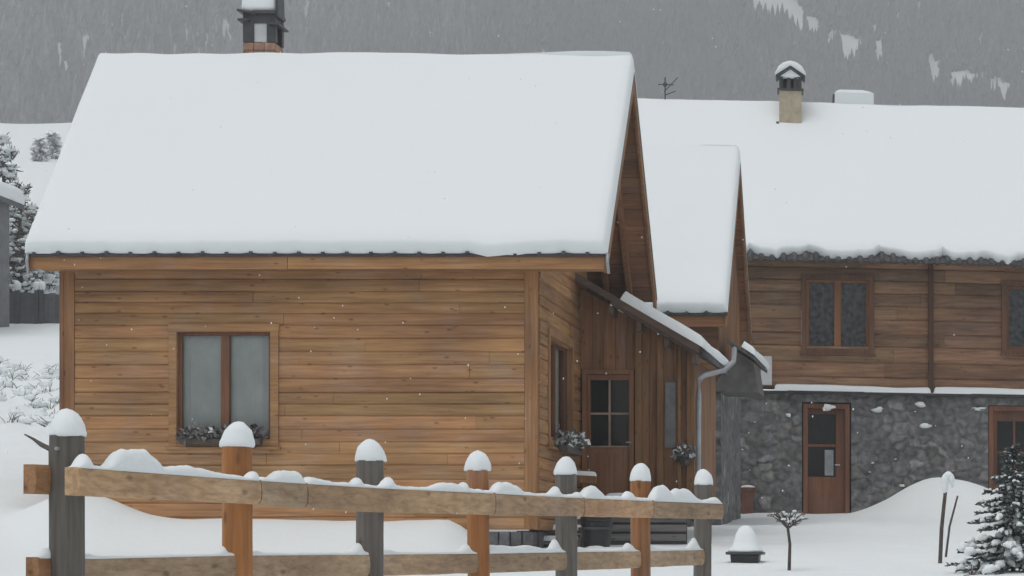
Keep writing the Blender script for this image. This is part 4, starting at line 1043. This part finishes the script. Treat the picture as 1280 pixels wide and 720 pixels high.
# grey barn at the left edge
Yn = 70.; bx = X_(12, Yn + 6)
t = thing('grey_barn', Vector((bx - 3, Yn, ground(bx, Yn))), 'grey rendered barn with drooping snowy eaves at the far left edge', 'barn')
m = MB(); m.box((bx - 8, Yn, ground(bx, Yn) - .5), (bx, Yn + 6, Z_(208, Yn))); m.build('wall', GREYWALL, t, bevel=.02)
m = MB(); ex = X_(30, Yn + 6.5)
m.hexa([(bx - 4, Yn - .5, Z_(140, Yn) - .2), (ex, Yn - .5, Z_(214, Yn) - .16), (ex, Yn + 6.5, Z_(214, Yn) - .16), (bx - 4, Yn + 6.5, Z_(140, Yn) - .2), (bx - 4, Yn - .5, Z_(140, Yn)), (ex, Yn - .5, Z_(214, Yn)), (ex, Yn + 6.5, Z_(214, Yn)), (bx - 4, Yn + 6.5, Z_(140, Yn))])
rf = m.build('roof', DARKFENCE, t)
m = MB(); V = Vector((bx - 4 - ex, 0, Z_(140, Yn) - Z_(214, Yn)))
snow_slab(m, Vector((ex, Yn + 6.5, Z_(214, Yn))), Vector((0, -7, 0)), V, Vector((-V.z, 0, V.x)).normalized() * -1 if V.x > 0 else Vector((V.z, 0, -V.x)).normalized(), .4, 12, 8, lambda u: .2 * nz(u * 1.5), ru=.3, re=.3)
m.build('roof_snow', SNOW, rf, smooth=True, recalc=True)
def snowy_tree(loc, h, w, n, label, name, seed, wr=.55, s=.22, group=None, cat='tree'):
    rr = random.Random(seed); loc = Vector(loc); t = thing(name, loc, label, cat, group)
    m = MB(); lf = MB(); sn = MB()
    m.tube([loc - Vector((0, 0, .4)), loc + Vector((.05, 0, h * .4)), loc + Vector((0, 0, h * .85))], [h * .022, h * .015, h * .005], 7)
    for k in range(n):
        z = rr.uniform(.12, 1) * h; f = z / h; ww = w * (math.sin(min(1, f * 1.6 + .25) * 1.57)) * (1 - f * f * .75)
        th = rr.uniform(0, 6.28); d = Vector((math.cos(th), math.sin(th), 0)); L = ww * rr.uniform(.4, 1.05)
        p0 = loc + Vector((0, 0, z * .85)); p1 = p0 + d * L * .6 + Vector((0, 0, L * .35)); p2 = p0 + d * L + Vector((0, 0, L * rr.uniform(-.05, .4)))
        m.tube([p0, p1, p2], [.03, .02, .008], 4)
        for q in range(9):
            p = p0.lerp(p2, rr.uniform(.3, 1)).lerp(p1, rr.random() * .5) + Vector((rr.uniform(-1, 1), rr.uniform(-1, 1), rr.uniform(-.6, .6))) * L * .22
            if rr.random() < wr: sn.blob(p + Vector((0, 0, .05)), (s * rr.uniform(.4, 1.3), s * rr.uniform(.4, 1.3), s * rr.uniform(.2, .5)), n=6, m=4, wob=.6)
            else:
                v = Vector((rr.uniform(-1, 1), rr.uniform(-1, 1), rr.uniform(-.5, .8))).normalized() * s * rr.uniform(1, 2.4)
                lf.tube([p, p + v * .6, p + v + Vector((0, 0, .04))], [.03, .022, .01], 4)
    m.build('trunk', TWIG, t); c = lf.build('crown', TWIG, t); sn.build('snow_load', SNOW, c, smooth=True)['kind'] = 'stuff'
def gl(px, Y): return Vector((X_(px, Y), Y, ground(X_(px, Y), Y)))
Yt = 80.
p = gl(36, Yt); snowy_tree(p, Z_(236, Yt) - p.z, .85, 90, 'shorter snow laden tree between the barn and the cabin eave', 'bare_tree', 2, .5, .16)
p = gl(66, Yt + 1); snowy_tree(p, Z_(318, Yt) - p.z, .75, 60, 'low bush buried in snow between barn and cabin', 'snowy_bush', 3, .72, .24, cat='bush')
p = gl(20, Yt + 8); snowy_tree(p, Z_(275, Yt + 8) - p.z, .9, 60, 'snow laden bush close against the barn corner', 'snowy_bush', 5, .5, .18, cat='bush')
Yk = 88.
p = gl(4, Yk); snowy_tree(p, Z_(140, Yk) - p.z, 1.15, 150, 'tall frosted tree with drooping snowy twigs above the barn roof', 'bare_tree', 12, .55, .15)
for i, (px, py, Y) in enumerate(((50, 174, 148.), (67, 166, 150.))):
    p = gl(px, Y); sc = Z_(py, Y) - p.z
    if sc > 1.0: spruce(p, sc, sc * .15, 12, ('hazy frosted conifer on the far slope, left of two', 'hazy frosted conifer on the far slope, nearest the cabin roof')[i], 'conifer_tree', .97, 20 + i, 10, .34, cat='conifer', group='hazy conifers on the far slope', trunk=.015, needle=FROSTN)
Yq = 79.2
p = gl(24, Yq); snowy_tree(p, Z_(200, Yq) - p.z, 1.0, 120, 'snow laden bare tree rising close behind the dark board fence', 'bare_tree', 31, .5, .13)

# ------------------------------------------------------------------ falling snow
m = MB(); rr = random.Random(23)
for k in range(170):
    Y = rr.uniform(9, 31.5); px = rr.uniform(-20, 1300); py = rr.uniform(-20, 720); r = rr.uniform(.0025, .0055) * Y / 18
    p = at(px, py, Y)
    if p.z < ground(p.x, p.y) + .1: continue
    m.blob(p, (r, r, r * rr.uniform(1, 1.6)), n=6, m=4, wob=.4)
tag(m.build('falling_snow', SNOW, smooth=True), 'scattered snowflakes falling through the air', 'snowflakes', kind='stuff')
